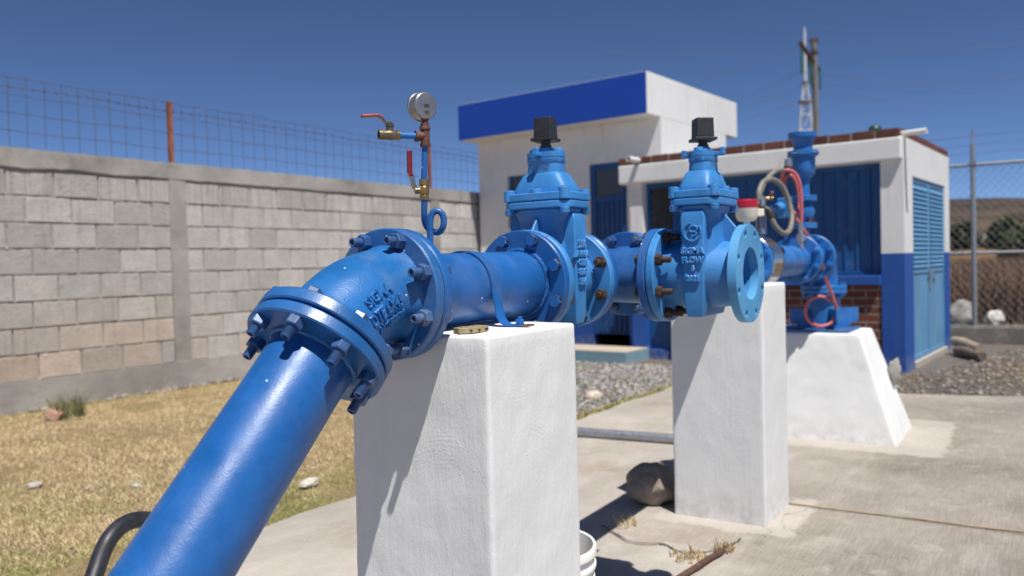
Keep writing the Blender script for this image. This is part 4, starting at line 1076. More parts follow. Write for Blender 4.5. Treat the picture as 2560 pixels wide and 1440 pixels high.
bounds = [S0_] + [q for c_ in colpos for q in (c_ - .10, c_ + .10)] + [S1_]
for a, b in zip(bounds[0::2], bounds[1::2]):
    if b - a < .3: continue
    for r_ in range(8):
        zb = z0 + r_ * row; s_ = a + (0.0 if r_ % 2 else -.215) + rb.uniform(-.02, .02)
        while s_ < b - .03:
            e_ = s_ + .435 + rb.uniform(-.02, .02); l, r2 = max(s_, a + .006), min(e_ - .020, b - .006)
            if r2 - l > .05:
                low = 1 - r_ / 8; g_ = rb.uniform(.50, .66)
                t_ = max(0, low - .55) * 2.2 * (rb.random() < .72) * rb.uniform(.5, 1.2)
                far = min(1, max(0, (a + 1) / 6))
                g_ *= 1 + .14 * far; t_ *= (1 - .8 * far)
                col = (g_ * (1.0 + .06 * t_), g_ * (.975 - .09 * t_), g_ * (.94 - .20 * t_))
                dd = rb.uniform(-.004, .004)
                m_ = V(((l + r2) / 2, 0, 0)); tilt = Matrix.Rotation(rb.uniform(-.006, .006), 3, WN)
                bl.box(wp((l + r2) / 2, -.085 + dd, zb + (row - .020) / 2 + rb.uniform(-.003, .003)), ((r2 - l) * K, .185 * K, (row - .020 + rb.uniform(-.006, .004)) * K), tilt @ wrot, col)
            s_ = e_
obj('block_courses', bl, M['block'], wall, bevel=.005, seg=2)
obj('base_beam', rough_beam(S0_, S1_, -.18, .032, -.1, .258, 2, .010, .12, .012), M['beam'], wall, smooth=30)
obj('top_beam', rough_beam(S0_, S1_, -.18, .022, 2.312, WT, 5, .012, .04, .016), M['beam'], wall, smooth=30)
for c_ in colpos:
    n = 20; rings = []
    for i in range(n + 1):
        zz = .24 + (2.34 - .24) * i / n; k = .012 * noise.noise(V((c_, zz * 4, 1))); k2 = .012 * noise.noise(V((c_, zz * 4, 8)))
        rings.append([wp(c_ - .105 + k, -.17, zz), wp(c_ - .105 + k, .014, zz), wp(c_ + .105 + k2, .014, zz), wp(c_ + .105 + k2, -.17, zz)])
    obj('concrete_column', MB().loft(rings), M['beam'], wall, smooth=0)
wr2 = random.Random(9)
rub = rock_mesh(150, lambda rr: wp(rr.uniform(S0_, 9), rr.uniform(.03, .10), -.03), lambda rr: rr.uniform(.02, .06), lambda rr: (lambda k: (k * 1.1, k * .95, k * .85))(rr.uniform(.16, .38)), 12)
o = obj('rubble', rub, M['stone'], smooth=0); tag(o, 'line of small stones along the foot of the block wall', 'rubble', None, 'stuff')

# wire mesh and posts
mesh_root = thing('wire_mesh_fence', 'rusty square wire mesh with a barbed strand standing on the block wall', 'wire fence', wp(0, -.08, WT), None, 0, 'thing')
vm = MB(); s_ = S0_ + .03; i = 0
while s_ < S1_:
    k = .02 * noise.noise(V((s_ * 1.3, 1, 1)))
    top = WT + .685 - .0065 * max(0, s_ - 4) + .012 * noise.noise(V((s_, 3, 3)))
    vm.tube([wp(s_ + k, -.08, WT - .03), wp(s_ + .012 * noise.noise(V((s_ * 3, 5, 2))), -.08 + .012 * noise.noise(V((s_, 9, 2))), WT + .35), wp(s_ - k, -.08, top)], .0023, 5)
    s_ += .168
obj('upright_wires', vm, M['wire'], mesh_root)
for hh in (.685, .52, .345, .17):
    pts = [wp(S0_ + (S1_ - S0_) * k / 120, -.08, WT + hh + .016 * noise.noise(V((k * .16, hh * 9, 1))) + .01 * noise.noise(V((k * .5, hh * 9, 6)))) for k in range(121)]
    obj('line_wire', MB().tube(pts, .0028, 5), M['wire'], mesh_root)
bw = MB(); pts = [wp(S0_ + (S1_ - S0_) * k / 120, -.092, WT + .605 - .012 * math.sin(k * .22) ** 2) for k in range(121)]
bw.tube(pts, .003, 5)
for k in range(2, 120):
    p = pts[k]; bw.tube([p + V((.012, .0, .014)), p - V((.012, 0, .014))], .0022, 4); bw.tube([p + V((.012, .0, -.014)), p - V((.010, .006, -.014))], .0022, 4)
obj('barbed_strand', bw, M['wire'], mesh_root)
for c_, lab in zip((colpos[1], colpos[2]), ('rusty angle iron fence post above the nearer wall column', 'rusty angle iron fence post on the wall near the white building')):
    an = MB()
    an.prism([(0, 0), (.042, 0), (.042, .006), (.006, .006), (.006, .042), (0, .042)], wp(c_ - .02, -.066, WT - .03), WD, WN * -1, .735 * K)
    an2 = MB(); an2.add([(v[0], v[1], v[2]) for v in an.v], an.f)
    o = obj('fence_post', an2, M['rust_post'], smooth=0); tag(o, lab, 'fence post', 'rusty posts on the block wall')
for o_ in [q for q in bpy.data.objects if q.name.startswith('fence_post')]:
    zs = [v.co.z for v in o_.data.vertices]
    if min(zs) < (WT - .1) * K:
        for v in o_.data.vertices: v.co.z = 2 * (WT - .03) * K - v.co.z

# ---------------------------------------------------------------- shed
BY = R(-4.9); BX = V((math.cos(BY), math.sin(BY), 0)); BYV = V((-math.sin(BY), math.cos(BY), 0)); brot = Matrix.Rotation(BY, 3, 'Z')
S0c = W(4.18 * K, 8.72 * K)
def sp(x, y, z): return S0c + (BX * x + BYV * y + Z * z) * K
def pieces(name, m, mat, parent):
    for k in range(len(m.v) // 8):
        q = MB(); q.add(m.v[8 * k:8 * k + 8], [(3, 2, 1, 0), (4, 5, 6, 7), (0, 1, 5, 4), (1, 2, 6, 5), (2, 3, 7, 6), (3, 0, 4, 7)]); obj(name, q, mat, parent, smooth=0)
def fbox(m, x0, x1, y0, y1, z0, z1, fr=sp, col=None):
    m.box(fr((x0 + x1) / 2, (y0 + y1) / 2, (z0 + z1) / 2), ((x1 - x0) * K, (y1 - y0) * K, (z1 - z0) * K), brot, col); return m
shed = thing('pump_shed', 'low white and blue pump shed with a brick edged flat roof and blue sheet panels', 'shed', sp(1.3, 1.7, 0), None, 0, 'thing')
ZT, ZD = 2.50, 1.265
# side wall with door opening (thickness in y), white above cobalt
def wallpieces(m, lo, hi):
    for (x0, x1, za, zb) in ((0, .435, -.05, 2.505), (2.33, 2.63, -.05, 2.505), (.435, 2.33, 2.11, 2.505)):
        a, b = max(za, lo), min(zb, hi)
        if b > a: fbox(m, x0, x1, 0, .15, a, b)
m = MB(); wallpieces(m, ZD, 9); fbox(m, 0, .15, .15, .23, ZD, 2.255); fbox(m, 0, .14, 3.11, 3.29, ZD, 2.255); fbox(m, 2.49, 2.63, .15, 3.41, -.05, 2.5); fbox(m, .14, 2.49, 3.26, 3.41, ZD, 2.5)
pieces('white_wall', m, M['white_wall'], shed)
m = MB(); wallpieces(m, -9, ZD); fbox(m, 0, .15, .15, .23, -.05, ZD); fbox(m, 0, .14, 3.11, 3.29, -.05, ZD); fbox(m, .14, 2.49, 3.26, 3.41, -.05, ZD)
pieces('cobalt_dado', m, M['dado'], shed)
m = MB(); fbox(m, -.07, .30, .003, 3.42, 2.255, 2.498)
obj('front_beam', m, M['white_wall'], shed, bevel=.02)
m = MB(); fbox(m, .30, 2.49, .15, 3.41, 2.40, 2.495); obj('roof_slab', m, M['beam'], shed, smooth=0)
# brick edging laid on the roof edge
be = MB(); rb = random.Random(3)
def edging(fr_from, fr_to, n, across):
    for i in range(n):
        a = V(fr_from).lerp(V(fr_to), i / n); b = V(fr_from).lerp(V(fr_to), (i + 1) / n); L = (b - a).length
        c_ = a.lerp(b, .5); g_ = rb.uniform(.7, 1.25); col = (.15 * g_, .062 * g_, .046 * g_)
        sz = (.12 * K, (L - .02) * K, .088 * K) if across == 'y' else ((L - .014) * K, .12 * K, .088 * K)
        be.box(sp(c_.x, c_.y, c_.z + rb.uniform(-.004, .004)), sz, brot, col)
edging((-.005, .02, 2.546), (-.005, 3.42, 2.546), 14, 'y'); edging((.07, .065, 2.546), (2.62, .065, 2.546), 24, 'x')
obj('brick_edging', be, M['tint'], shed, bevel=.006)
mo = MB(); fbox(mo, -.055, .045, .03, 3.405, 2.499, 2.570); fbox(mo, .06, 2.6, .015, .115, 2.506, 2.570); obj('edging_mortar', mo, M['mortar'], shed, smooth=0)
# sheet panels
pm_ = MB(); y = .232; px0 = .15
prof = []
while y < 2.72:
    prof += [(y, 0), (y + .010, -.018), (y + .034, -.018), (y + .044, 0)]; y += .128
y1 = 2.70
poly = [p for p in prof if p[0] < y1] + [(y1, 0)]
vs = [sp(px0 + d, yy, z) for z in (1.045, 2.20) for yy, d in poly]; n = len(poly)
pm_.add(vs, [(k, k + 1, n + k + 1, n + k) for k in range(n - 1)])
obj('sheet_panel', pm_, M['panel'], shed, smooth=0)
m = MB(); fbox(m, .125, .165, .231, 2.74, 2.20, 2.254); fbox(m, .115, .165, .231, 2.74, 1.035, 1.075); fbox(m, .12, .17, 2.70, 2.745, 1.076, 2.199); fbox(m, .12, .17, 3.06, 3.108, 1.0, 2.254); fbox(m, .12, .17, 2.746, 3.059, 2.19, 2.254); fbox(m, .12, .17, 2.746, 3.059, 1.0, 1.06)
obj('panel_frame', m, M['panel'], shed, bevel=.003)
# mesh window beside the panels
m = MB()
yy = 2.60
for k in range(-14, 12):
    for sgn in (-1, 1):
        a0 = V((0, 0)); pts = []
        for j in range(41):
            z = 1.06 + 1.13 * j / 40; y_ = 2.9 + k * .055 + sgn * (j / 40 - .5) * .62
            if 2.746 < y_ < 3.059: pts.append(sp(.145, y_, z))
        if len(pts) > 1: m.tube([pts[0], pts[-1]], .0022, 4)
obj('window_mesh', m, M['galv'], shed)
m = MB(); fbox(m, -.055, .17, .231, 2.744, .925, 1.03); obj('sill_ledge', m, M['dado'], shed, bevel=.008)
m = MB(); fbox(m, .02, .16, .231, 2.742, -.05, .924); obj('brick_base', m, M['brick'], shed, smooth=0)
m = MB(); fbox(m, .5, 2.4, 3.2, 3.255, .0, 2.3); obj('inner_wall', m, M['curb'], shed, smooth=0)
m = MB(); fbox(m, .13, .16, 2.746, 3.108, .10, .998); obj('lower_panel', m, M['panel'], shed, smooth=0); m = MB(); fbox(m, .06, .2, 2.746, 3.108, -.05, .098); obj('threshold', m, M['dado'], shed, smooth=0)
# double door in the side wall
m = MB(); fbox(m, .437, 2.328, -.02, .15, -.05, .05); obj('door_step', m, M['slab_light'], shed, bevel=.006)
for i, (xa, xb) in enumerate(((.437, 1.378), (1.387, 2.328))):
    d = MB(); fbox(d, xa, xb, .028, .05, .053, 2.106); fbox(d, xa, xa + .05, .016, .028, .053, 2.106); fbox(d, xb - .05, xb, .016, .028, .053, 2.106)
    for zz in (.055, 1.03, 2.055): fbox(d, xa + .05, xb - .05, .017, .028, zz, zz + .05)
    lf = obj('door', d, M['door_light'], shed, bevel=.002)
    sl_ = MB()
    z = 1.10
    while z < 2.03:
        sl_.prism([(0, 0), (.02, .0), (.004, .038), (-.004, .036)], sp(xa + .06, .030, z), V(BYV) * -1, Z, 0) if False else None
        p0, p1 = sp(xa + .055, .028, z + .040), sp(xb - .055, .028, z + .040); q0, q1 = sp(xa + .055, .004, z), sp(xb - .055, .004, z)
        r0, r1 = sp(xa + .055, .028, z - .004), sp(xb - .055, .028, z - .004)
        sl_.add([p0, p1, q1, q0, r1, r0], [(0, 1, 2, 3), (3, 2, 4, 5)]); z += .052
    obj('louvres', sl_, M['door_light'], lf, smooth=0)
    if i == 0:
        hdl = MB(); fbox(hdl, 1.34, 1.372, -.004, .015, .82, 1.08); fbox(hdl, 1.30, 1.46, -.012, -.003, 1.0, 1.03); obj('latch', hdl, M['galv'], lf, bevel=.002)
        pk_ = MB(); fbox(pk_, 1.40, 1.44, -.035, -.013, .90, .955); pk_.tube([sp(1.41, -.024, .955), sp(1.41, -.024, .99), sp(1.43, -.024, .99), sp(1.43, -.024, .955)], .004, 8); obj('padlock', pk_, M['brass'], lf, bevel=.003)
o = obj('drain_pipe', MB().lathe([(0, .022), (0, .026), (.34, .026), (.34, .022), (.02, .021)], sp(.10, .14, 2.535), BYV * -1 + BX * -.25 , 20, True, False), M['pvc']); tag(o, 'white plastic drain spout sticking out at the roof corner of the shed', 'drain pipe', 'roof drain spouts')
o = obj('drain_pipe', MB().lathe([(0, .026), (0, .031), (.27, .031), (.27, .026), (.02, .024)], sp(-.02, 3.12, 2.545), BX * -1, 20, True, False), M['pvc']); tag(o, 'white plastic drain spout over the beam end next to the white building', 'drain pipe', 'roof drain spouts')
o = obj('cable', MB().tube([sp(.05, -.006, 2.49), sp(.07, -.008, 2.1), sp(.12, -.008, 1.7)], .005, 6), M['hose_black']); tag(o, 'thin dark cable hanging down the white corner of the shed', 'cable')
dm = thing('roof_lamp', 'dark green domed lid showing above the brick roof edge', 'dome', sp(.35, .35, 2.5))
obj('dome', MB().lathe([(0, .04), (.12, .04), (.125, .064), (.165, .064), (.185, .055), (.20, .036), (.205, .008)], sp(.60, .42, 2.515), Z, 32), M['dome'], dm)
dm.name = 'roof_dome'; dm.location = sp(.60, .42, 2.495)
for ch in dm.children: ch.matrix_parent_inverse = Matrix.Translation(-sp(.60, .42, 2.495))

# ---------------------------------------------------------------- white building with cobalt fascia
B0c = W(1.9495 * K, 11.487 * K)
def bp(x, y, z): return B0c + (BX * x + BYV * y + Z * z) * K
bld = thing('white_building', 'tall white building with a deep cobalt blue roof fascia and blue door', 'building', bp(1.5, 1.7, 0), None, 0, 'thing')
FB, FT = 3.315, 3.90
def bbox(m, *a, **k): return fbox(m, *a, fr=bp, **k)
fw_ = .39
m = MB()
# front wall with door and window openings, dado below
ops = [(.40, 1.21, -.1, 2.74), (1.95, 2.79, 1.85, 2.70)]
ys = [.0, .40, 1.21, 1.95, 2.79, 3.39]
for a, b in zip(ys, ys[1:]):
    zs = [(-.1, FB - .003)]
    for o_ in ops:
        if abs(o_[0] - a) < 1e-6: zs = [(-.1, o_[2]), (o_[3], FB - .003)]
    for za, zb in zs:
        if zb - max(za, ZD) > .01: bbox(m, fw_, fw_ + .15, a, b, max(za, ZD), zb)
bbox(m, fw_ + .15, 2.735, 0, .15, ZD, FB - .003); bbox(m, fw_ + .15, 2.735, 3.24, 3.39, ZD, FB - .003); bbox(m, 2.585, 2.735, .15, 3.24, -.1, FB - .003)
pieces('white_wall', m, M['white_wall'], bld)
m = MB()
bbox(m, fw_, fw_ + .15, 0, .40, -.1, ZD); bbox(m, fw_, fw_ + .15, 1.21, 3.39, -.1, ZD); bbox(m, fw_ + .15, 2.735, 0, .15, -.1, ZD); bbox(m, fw_ + .15, 2.735, 3.24, 3.39, -.1, ZD)
pieces('cobalt_dado', m, M['dado'], bld)
m = MB(); bbox(m, .006, 3.22, 0.0, 3.48, FB, FT); obj('roof', m, M['white_wall'], bld, bevel=.003)
m = MB(); bbox(m, -.004, .0055, .012, 3.474, FB + .004, FT - .006); obj('fascia', m, M['fascia'], bld, smooth=0)
m = MB(); bbox(m, fw_ + .05, fw_ + .09, .402, 1.208, .16, 2.738); d = obj('door', m, M['door_dark'], bld, smooth=0)
m = MB()
for ya, yb, za, zb in ((.402, .47, .16, 2.738), (1.12, 1.208, .16, 2.738), (.47, 1.12, 2.65, 2.738), (.47, 1.12, 2.16, 2.25), (.60, .66, 2.25, 2.65)): bbox(m, fw_ + .02, fw_ + .05, ya, yb, za, zb)
k = .48
while k < 1.09:
    bbox(m, fw_ + .034, fw_ + .05, k, k + .035, .2, 2.16); k += .085
obj('door_frame', m, M['door_dark'], d, bevel=.003)
m = MB(); bbox(m, fw_ + .040, fw_ + .049, .662, 1.119, 2.251, 2.649); bbox(m, fw_ + .040, fw_ + .049, .472, .598, 2.251, 2.649); obj('door_glass', m, M['glass'], d, smooth=0)
wf = MB()
for ya, yb, za, zb in ((1.952, 2.0, 1.852, 2.698), (2.74, 2.788, 1.852, 2.698), (2.0, 2.74, 2.65, 2.698), (2.0, 2.74, 1.852, 1.90), (2.35, 2.39, 1.90, 2.65)): bbox(wf, fw_ + .06, fw_ + .10, ya, yb, za, zb)
wfo = obj('window', wf, M['door_dark'], bld, bevel=.003)
m = MB(); bbox(m, fw_ + .075, fw_ + .082, 2.0, 2.74, 1.9, 2.65); obj('pane', m, M['glass'], wfo, smooth=0)
m = MB(); fbox(m, -.62, -.02, 3.05, 6.4, -.06, .125); st_ = obj('door_step', m, M['step_blue'], smooth=0); tag(st_, 'long pale blue painted concrete step before the white building', 'step', None, 'thing')
m = MB(); fbox(m, -.618, -.022, 3.052, 6.398, .1252, .137); obj('worn_top', m, M['step_top'], st_, smooth=0)
# ---------------------------------------------------------------- chain link fence
F0 = at(2372, 11.62); F1 = at(2560, 11.15); FD = (F1 - F0).to_3d(); FD.z = 0; FD.normalize(); FNn = V((FD.y, -FD.x, 0))
def fp(s_, z, d=0.0): return F0 + (FD * s_ + FNn * d + Z * z) * K
fence = thing('chain_link_fence', 'galvanised chain link fence on a dark concrete curb beyond the shed', 'fence', fp(0, 0), None, 0, 'thing')
frot = Matrix.Rotation(math.atan2(FD.y, FD.x), 3, 'Z')
FA, FBd = -2.4, 3.4
obj('curb', MB().box(fp((FA + FBd) / 2, .05, 0), ((FBd - FA) * K, .16 * K, .33 * K), frot), M['curb'], fence, bevel=.01)
for z, r_ in ((2.47, .021), (1.245, .019), (.235, .006)):
    obj('rail', MB().cyl(fp(FA, z), fp(FBd, z), r_, None, 14), M['galv'], fence)
cl = MB(); zlo, zhi = .23, 2.45; hh = zhi - zlo; stp = .105
s_ = FA - hh
while s_ < FBd:
    for sg in (1, -1):
        a, b = (s_, s_ + hh * .9); z1_, z2_ = (zlo, zhi) if sg > 0 else (zhi, zlo)
        t0 = max(0, (FA - a) / (b - a)); t1 = min(1, (FBd - a) / (b - a))
        if t1 > t0:
            pts = [fp(a + (b - a) * (t0 + (t1 - t0) * k / 24), z1_ + (z2_ - z1_) * (t0 + (t1 - t0) * k / 24), .004 * (1 if k % 2 else -1)) for k in range(25)]
            cl.tube(pts, .0023, 3)
    s_ += stp
obj('chain_link_mesh', cl, M['galv'], fence)
for hh_ in (2.62, 2.74, 2.86):
    obj('barbed_strand', MB().tube([fp(FA + (FBd - FA) * k / 30, hh_ + .01 * math.sin(k * .5)) for k in range(31)], .0022, 4), M['wire'], fence)
s_p = (at(2436, 11.46) - F0).dot(FD) / K
for s_ in (s_p - 2.4, s_p, s_p + 2.4):
    pb = MB().lathe([(0, .030), (2.52 * K, .030), (2.56 * K, .024)], fp(s_, .2), Z, 18)
    po = obj('post', pb, M['galv'], fence)
    obj('barb_arm', MB().cyl(fp(s_, 2.7), fp(s_, 2.96), .013, None, 10).box(fp(s_, 2.50), (.075, .075, .05), frot), M['galv'], po)

# ---------------------------------------------------------------- land beyond the fence
fm = NT('dry_field')
c = fm.mix(fm.ramp(fm.noise(.05, 6, .65, fm.map((.25, 1, 1), (0, 0, R(-60)))), .4, .62), (.25, .155, .07), (.17, .115, .07))
c = fm.mix(fm.math('MULTIPLY', fm.ramp(fm.noise(.12, 7, .7), .52, .66), .8), c, (.075, .075, .045))
fm.bump(fm.noise(1.2, 6, .7), .8, .4); M['field'] = fm.done(c, .95, 0, .1)
def land(f):                                  # height of the land beyond the fence
    if f < 16: return -.03
    if f < 60: return -.03 + (f - 16) * .012
    if f < 260: return .5 + (f - 60) * .013
    return 3.1 + (f - 260) * .03
fl = MB(); rows = []; NF, NR = 46, 40
for i in range(NF):
    f = 13.5 * (700 / 13.5) ** (i / (NF - 1))
    for j in range(NR):
        px_ = 1900 + 1500 * j / (NR - 1); p = at(px_, f)
        rows.append((p.x, p.y, K * land(f) + (0 if f < 20 else f * .004 * noise.noise(V((p.x * .02, p.y * .02, 0))))))
fl.add(rows, [(i * NR + j, i * NR + j + 1, (i + 1) * NR + j + 1, (i + 1) * NR + j) for i in range(NF - 1) for j in range(NR - 1)])
structure('field', fl, M['field'], smooth=60)
hm_ = NT('scrubby_hillside')
c = hm_.mix(hm_.ramp(hm_.noise(.035, 8, .72), .42, .58), (.085, .062, .05), (.034, .033, .028))
c = hm_.mix(hm_.math('MULTIPLY', hm_.ramp(hm_.noise(.012, 5, .6), .55, .65), .5), c, (.17, .115, .075))
hm_.bump(hm_.noise(.06, 6, .7), .9, 6); M['hill'] = hm_.done(c, .95, 0, .1)
hl = MB(); NX, NYY = 70, 22; vs = []
for j in range(NYY):
    f = 640 + 420 * j / (NYY - 1)
    for i in range(NX):
        px_ = 1700 + 1700 * i / (NX - 1)
        t = (px_ - 2430) / 420.0
        crest = 52 * math.exp(-(t ** 4) * .9) if t > -.3 else 52 * (.80 + .20 * math.exp(-((t + .3) ** 2) * 6)) * (1 if px_ > 1600 else .6)
        k = math.sin(min(1, j / (NYY * .55)) * PI / 2)
        p = at(px_, f); z = 13 + crest * k * .86 + 3.5 * noise.noise(V((p.x * .012, p.y * .012, 0))) * k
        vs.append((p.x, p.y, z * K if j else 2))
hl.add(vs, [(j * NX + i, j * NX + i + 1, (j + 1) * NX + i + 1, (j + 1) * NX + i) for j in range(NYY - 1) for i in range(NX - 1)])
structure('hill', hl, M['hill'], smooth=60)
def tall_place(r_, n):
    f_ = 11.7 + 16 * r_.random(n) ** 1.3; px_ = r_.uniform(2290, 2700, n); rr_ = (px_ - 1280) / FPX * f_
    x = CAMP.x + .5373 * rr_ + .84339 * f_; y = CAMP.y - .84339 * rr_ + .5373 * f_
    ok = ((x - F0.x) * -FNn.x + (y - F0.y) * -FNn.y) > .35
    return np.stack([x, y, np.full(n, -.05)], 1)[ok]
def tall_cols(r_, P):
    t = r_.random((len(P), 1)); return (np.array([[.26, .165, .105]]) * t + np.array([[.16, .098, .066]]) * (1 - t)) * r_.uniform(.6, 1.5, (len(P), 1))
link('tall_grass', blades(26000, tall_place, (.45, 1.15), (.004, .011), tall_cols, 31, .35), M['leafy'], 'tall reddish brown dry grass behind the chain link fence', 'grass')
def short_place(r_, n):
    f_ = 10.6 + 2.2 * r_.random(n); px_ = r_.uniform(2290, 2700, n); rr_ = (px_ - 1280) / FPX * f_
    x = CAMP.x + .5373 * rr_ + .84339 * f_; y = CAMP.y - .84339 * rr_ + .5373 * f_
    ok = ((x - F0.x) * -FNn.x + (y - F0.y) * -FNn.y) > .15
    return np.stack([x, y, np.full(n, -.05)], 1)[ok]
link('dry_grass', blades(5000, short_place, (.06, .22), (.003, .007), lambda r_, P: np.array([[.46, .32, .16]]) * r_.uniform(.6, 1.3, (len(P), 1)), 33, .6), M['leafy'], 'pale straw growing along the outer side of the fence curb', 'grass')
def tree(c_, rx, rz, zc, n, leaf, seed, col, label, cat='tree', name='tree', trunk=.08, group=None):
    rx, rz, zc = rx * K, rz * K, zc * K
    t = thing(name, label, cat, c_, group)
    rr = random.Random(seed); br = MB()
    br.tube([c_ - Z * .1, c_ + Z * zc * .5 + V((.05, 0, 0)) * rx, c_ + Z * zc], [trunk, trunk * .75, trunk * .4], 8)
    for k in range(7):
        a = rr.random() * 6.28; e = c_ + V((math.cos(a) * rx * .7, math.sin(a) * rx * .7, zc + rr.uniform(-.3, .6) * rz))
        s_ = c_ + Z * zc * rr.uniform(.35, .8); br.tube([s_, s_.lerp(e, .5) + Z * rz * .1, e], [trunk * .45, trunk * .3, trunk * .12], 6)
    obj('trunk', br, M['stick'], t)
    r_ = np.random.default_rng(seed); m_ = MB(); cl_ = []
    for k in range(26):
        a = r_.random() * 6.28; q = r_.random() ** .5; zz = r_.uniform(-.85, .95); w_ = math.sqrt(max(.05, 1 - zz * zz))
        cl_.append((V((math.cos(a) * q * rx * w_, math.sin(a) * q * rx * w_, zc + zz * rz)), r_.uniform(.18, .36) * rx, r_.uniform(.65, 1.35)))
    for k in range(n):
        cc, rad_, tn = cl_[k % len(cl_)]
        d = V(r_.normal(0, 1, 3)).normalized() * rad_ * r_.random() ** .4
        p = c_ + cc + d; ax_ = V(r_.normal(0, 1, 3)).normalized(); b_ = ax_.orthogonal().normalized() * leaf * .5; ax_ = ax_ * leaf * r_.uniform(.6, 1.3)
        g_ = tn * r_.uniform(.6, 1.4)
        m_.add([p - b_ * .6, p + ax_ * .5 - b_, p + ax_, p + b_], [(0, 1, 2, 3)], (col[0] * g_, col[1] * g_, col[2] * g_))
    obj('crown', m_, M['leafy'], t, smooth=0)
    return t
def onland(px_, f): p = at(px_, f); p.z = land(f) * K; return p
tree(onland(2548, 46), 1.9, 1.25, 1.35, 4200, .16, 41, (.055, .072, .028), 'broad dark green bush with bare stems in the field past the fence post', 'bush', 'bush')
tree(onland(2408, 95), 1.5, 1.6, 2.2, 2600, .32, 42, (.05, .062, .032), 'dark round tree standing farther off beside the shed corner')
bushes = [(2500, 150, 2.6, 1.2, 'low dark bush on the far field below the hill'), (2440, 170, 3.2, 1.1, 'wide low scrub on the far field between the two trees'), (2580, 190, 3.4, 1.3, 'low dark scrub at the picture edge below the hill'), (2395, 230, 4, 1.6, 'distant scrub clump next to the shed wall'), (2470, 260, 5, 1.5, 'distant scrub row just under the hillside')]
for i, (px_, f, rx, rz, lab) in enumerate(bushes):
    tree(onland(px_, f), rx, rz, rz, 700, .5, 50 + i, (.055, .058, .036), lab, 'bush', 'bush', .06, 'scrub bushes on the far field')
fh = [(2468, 330, 4.5), (2484, 345, 6), (2500, 352, 4), (2514, 340, 5)]
for i, (px_, f, wd) in enumerate(fh):
    p = at(px_, f); p.z = land(f) * K - .2; h_ = thing('farmhouse', ('small white house farthest towards the fence post under the hill', 'wide white house under the hill with a low roof', 'small distant white house between two others under the hill', 'pale distant house nearest the dark bush under the hill')[i], 'house', p, 'distant houses under the hill')
    obj('wall', MB().box(p + Z * 1.6, (wd, 4, 3.2), Matrix.Rotation(.5, 3, 'Z')), M['white_wall'], h_, smooth=0)
    obj('roof', MB().box(p + Z * 3.3, (wd + .5, 4.5, .25), Matrix.Rotation(.5, 3, 'Z')), M['beam'], h_, smooth=0)

# ---------------------------------------------------------------- power pole, tower and wires
pf_ = 42.0
pole = thing('power_pole', 'grey power pole with a slanting crossarm and green insulator strings', 'utility pole', at(2047, pf_))
pt, pbm = at(2031, pf_, 108), at(2050, pf_, z=-.1)
obj('shaft', MB().cyl(pbm, pt, .17, .12, 16), M['pole'], pole)
ca, cb = at(1997, pf_ - 5.5, 112), at(2048, pf_ + 2, 178)
cm_ = at(2030, pf_, 158)
obj('crossarm', MB().tube([ca, cm_, cm_ + (cm_ - ca) * .55], .09, 8), M['stick'], pole)
obj('top_cap', MB().box(pt + Z * .05, (.24, .34, .16), Matrix.Rotation(.4, 3, 'Z')), M['stick'], pole)
obj('collar', MB().cyl(pt - Z * .55, pt - Z * .40, .17, None, 12), M['stick'], pole)
obj('brace', MB().tube([at(2030, pf_, 225), at(2014, pf_ - 2.5, 132)], .045, 6), M['stick'], pole)
for px_, d, py in ((2000, -5.2, 122), (2022, -1.6, 152), (2046, 1.8, 172)):
    a = at(px_, pf_ + d, py); ins = MB(); prof = []
    for k in range(9): prof += [(k * .12, .03), (k * .12 + .03, .06), (k * .12 + .07, .06), (k * .12 + .1, .03)]
    ins.lathe(prof, a, -Z, 10); obj('insulator_string', ins, M['green_ceramic'], pole)
tf = 150.0
tw = thing('lattice_tower', 'slim pale lattice tower rising behind the power pole', 'lattice tower', at(2012, tf, z=3))
tl = MB(); tc = at(2012, tf); mpp = tf / FPX
tcx = lambda py: at(2010 + (py - 200) * .0266 * .9, tf, py)
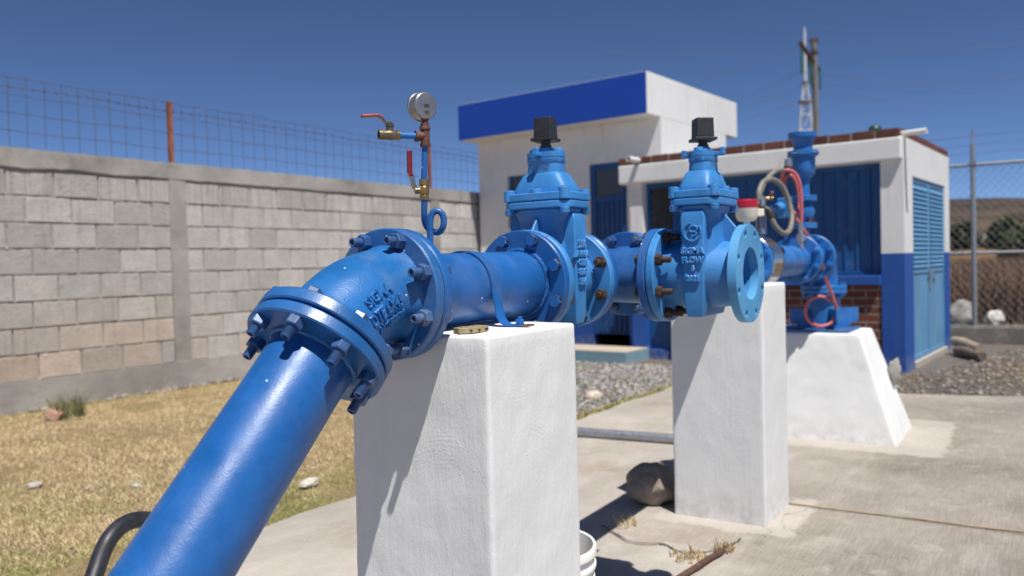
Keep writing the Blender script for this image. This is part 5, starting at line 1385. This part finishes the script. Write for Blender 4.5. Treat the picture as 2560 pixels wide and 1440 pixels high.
def corner(py, wpx, i):
    c_ = tcx(py); w_ = wpx * mpp / 2 * .8; a = PI / 4 + i * PI / 2 + .3
    return c_ + V((math.cos(a) * w_ * 1.2, math.sin(a) * w_ * 1.2, 0))
lev = [(430, 66), (380, 54), (330, 42), (290, 33), (252, 24), (214, 10)]
for (ya, wa), (yb, wb) in zip(lev, lev[1:]):
    for i in range(4):
        tl.tube([corner(ya, wa, i), corner(yb, wb, i)], .11, 5); tl.tube([corner(ya, wa, i), corner(yb, wb, (i + 1) % 4)], .065, 4); tl.tube([corner(yb, wb, i), corner(yb, wb, (i + 1) % 4)], .065, 4)
obj('lattice_legs', tl, M['tower'], tw)
obj('mast', MB().cyl(tcx(214), tcx(96), .26, .20, 8).cyl(tcx(96), tcx(72), .22, .08, 8), M['tower'], tw)
obj('collar', MB().cyl(tcx(222), tcx(206), .45, None, 10), M['pole'], tw)
obj('collar', MB().cyl(tcx(260), tcx(254), 1.1, None, 10), M['pole'], tw)
wires = [((2046, 1.8, 237), (2700, 30, 214), (1500, 30, 305), 'lowest power line crossing the sky right of the pole'), ((2022, -1.6, 208), (2700, 22, 186), (1450, 26, 300), 'second lowest power line strung from the pole insulators'), ((2000, -5.2, 182), (2700, 14, 155), (1400, 22, 290), 'third power line up, hung from the long crossarm end'), ((2031, 0, 104), (2700, 18, 78), (1300, 26, 250), 'top power line carried on the pole head'), ((2040, 30, 72), (2740, 52, 44), (1500, 52, 128), 'faint high cable passing above the power pole')]
for (a, b, c_, lab) in wires:
    A = at(a[0], pf_ + a[1], a[2]); Bq = at(b[0], pf_ + b[1], b[2]); Cq = at(c_[0], pf_ + c_[1], c_[2])
    o = obj('power_line', MB().tube([Cq + (A - Cq) * k / 20 - Z * 1.2 * (1 - (k / 10 - 1) ** 2) for k in range(21)] + [A + (Bq - A) * k / 20 - Z * .8 * (1 - (k / 10 - 1) ** 2) for k in range(1, 21)], .0115, 4), M['cable']); tag(o, lab.replace(' right of', ' past'), 'power line', 'power lines')
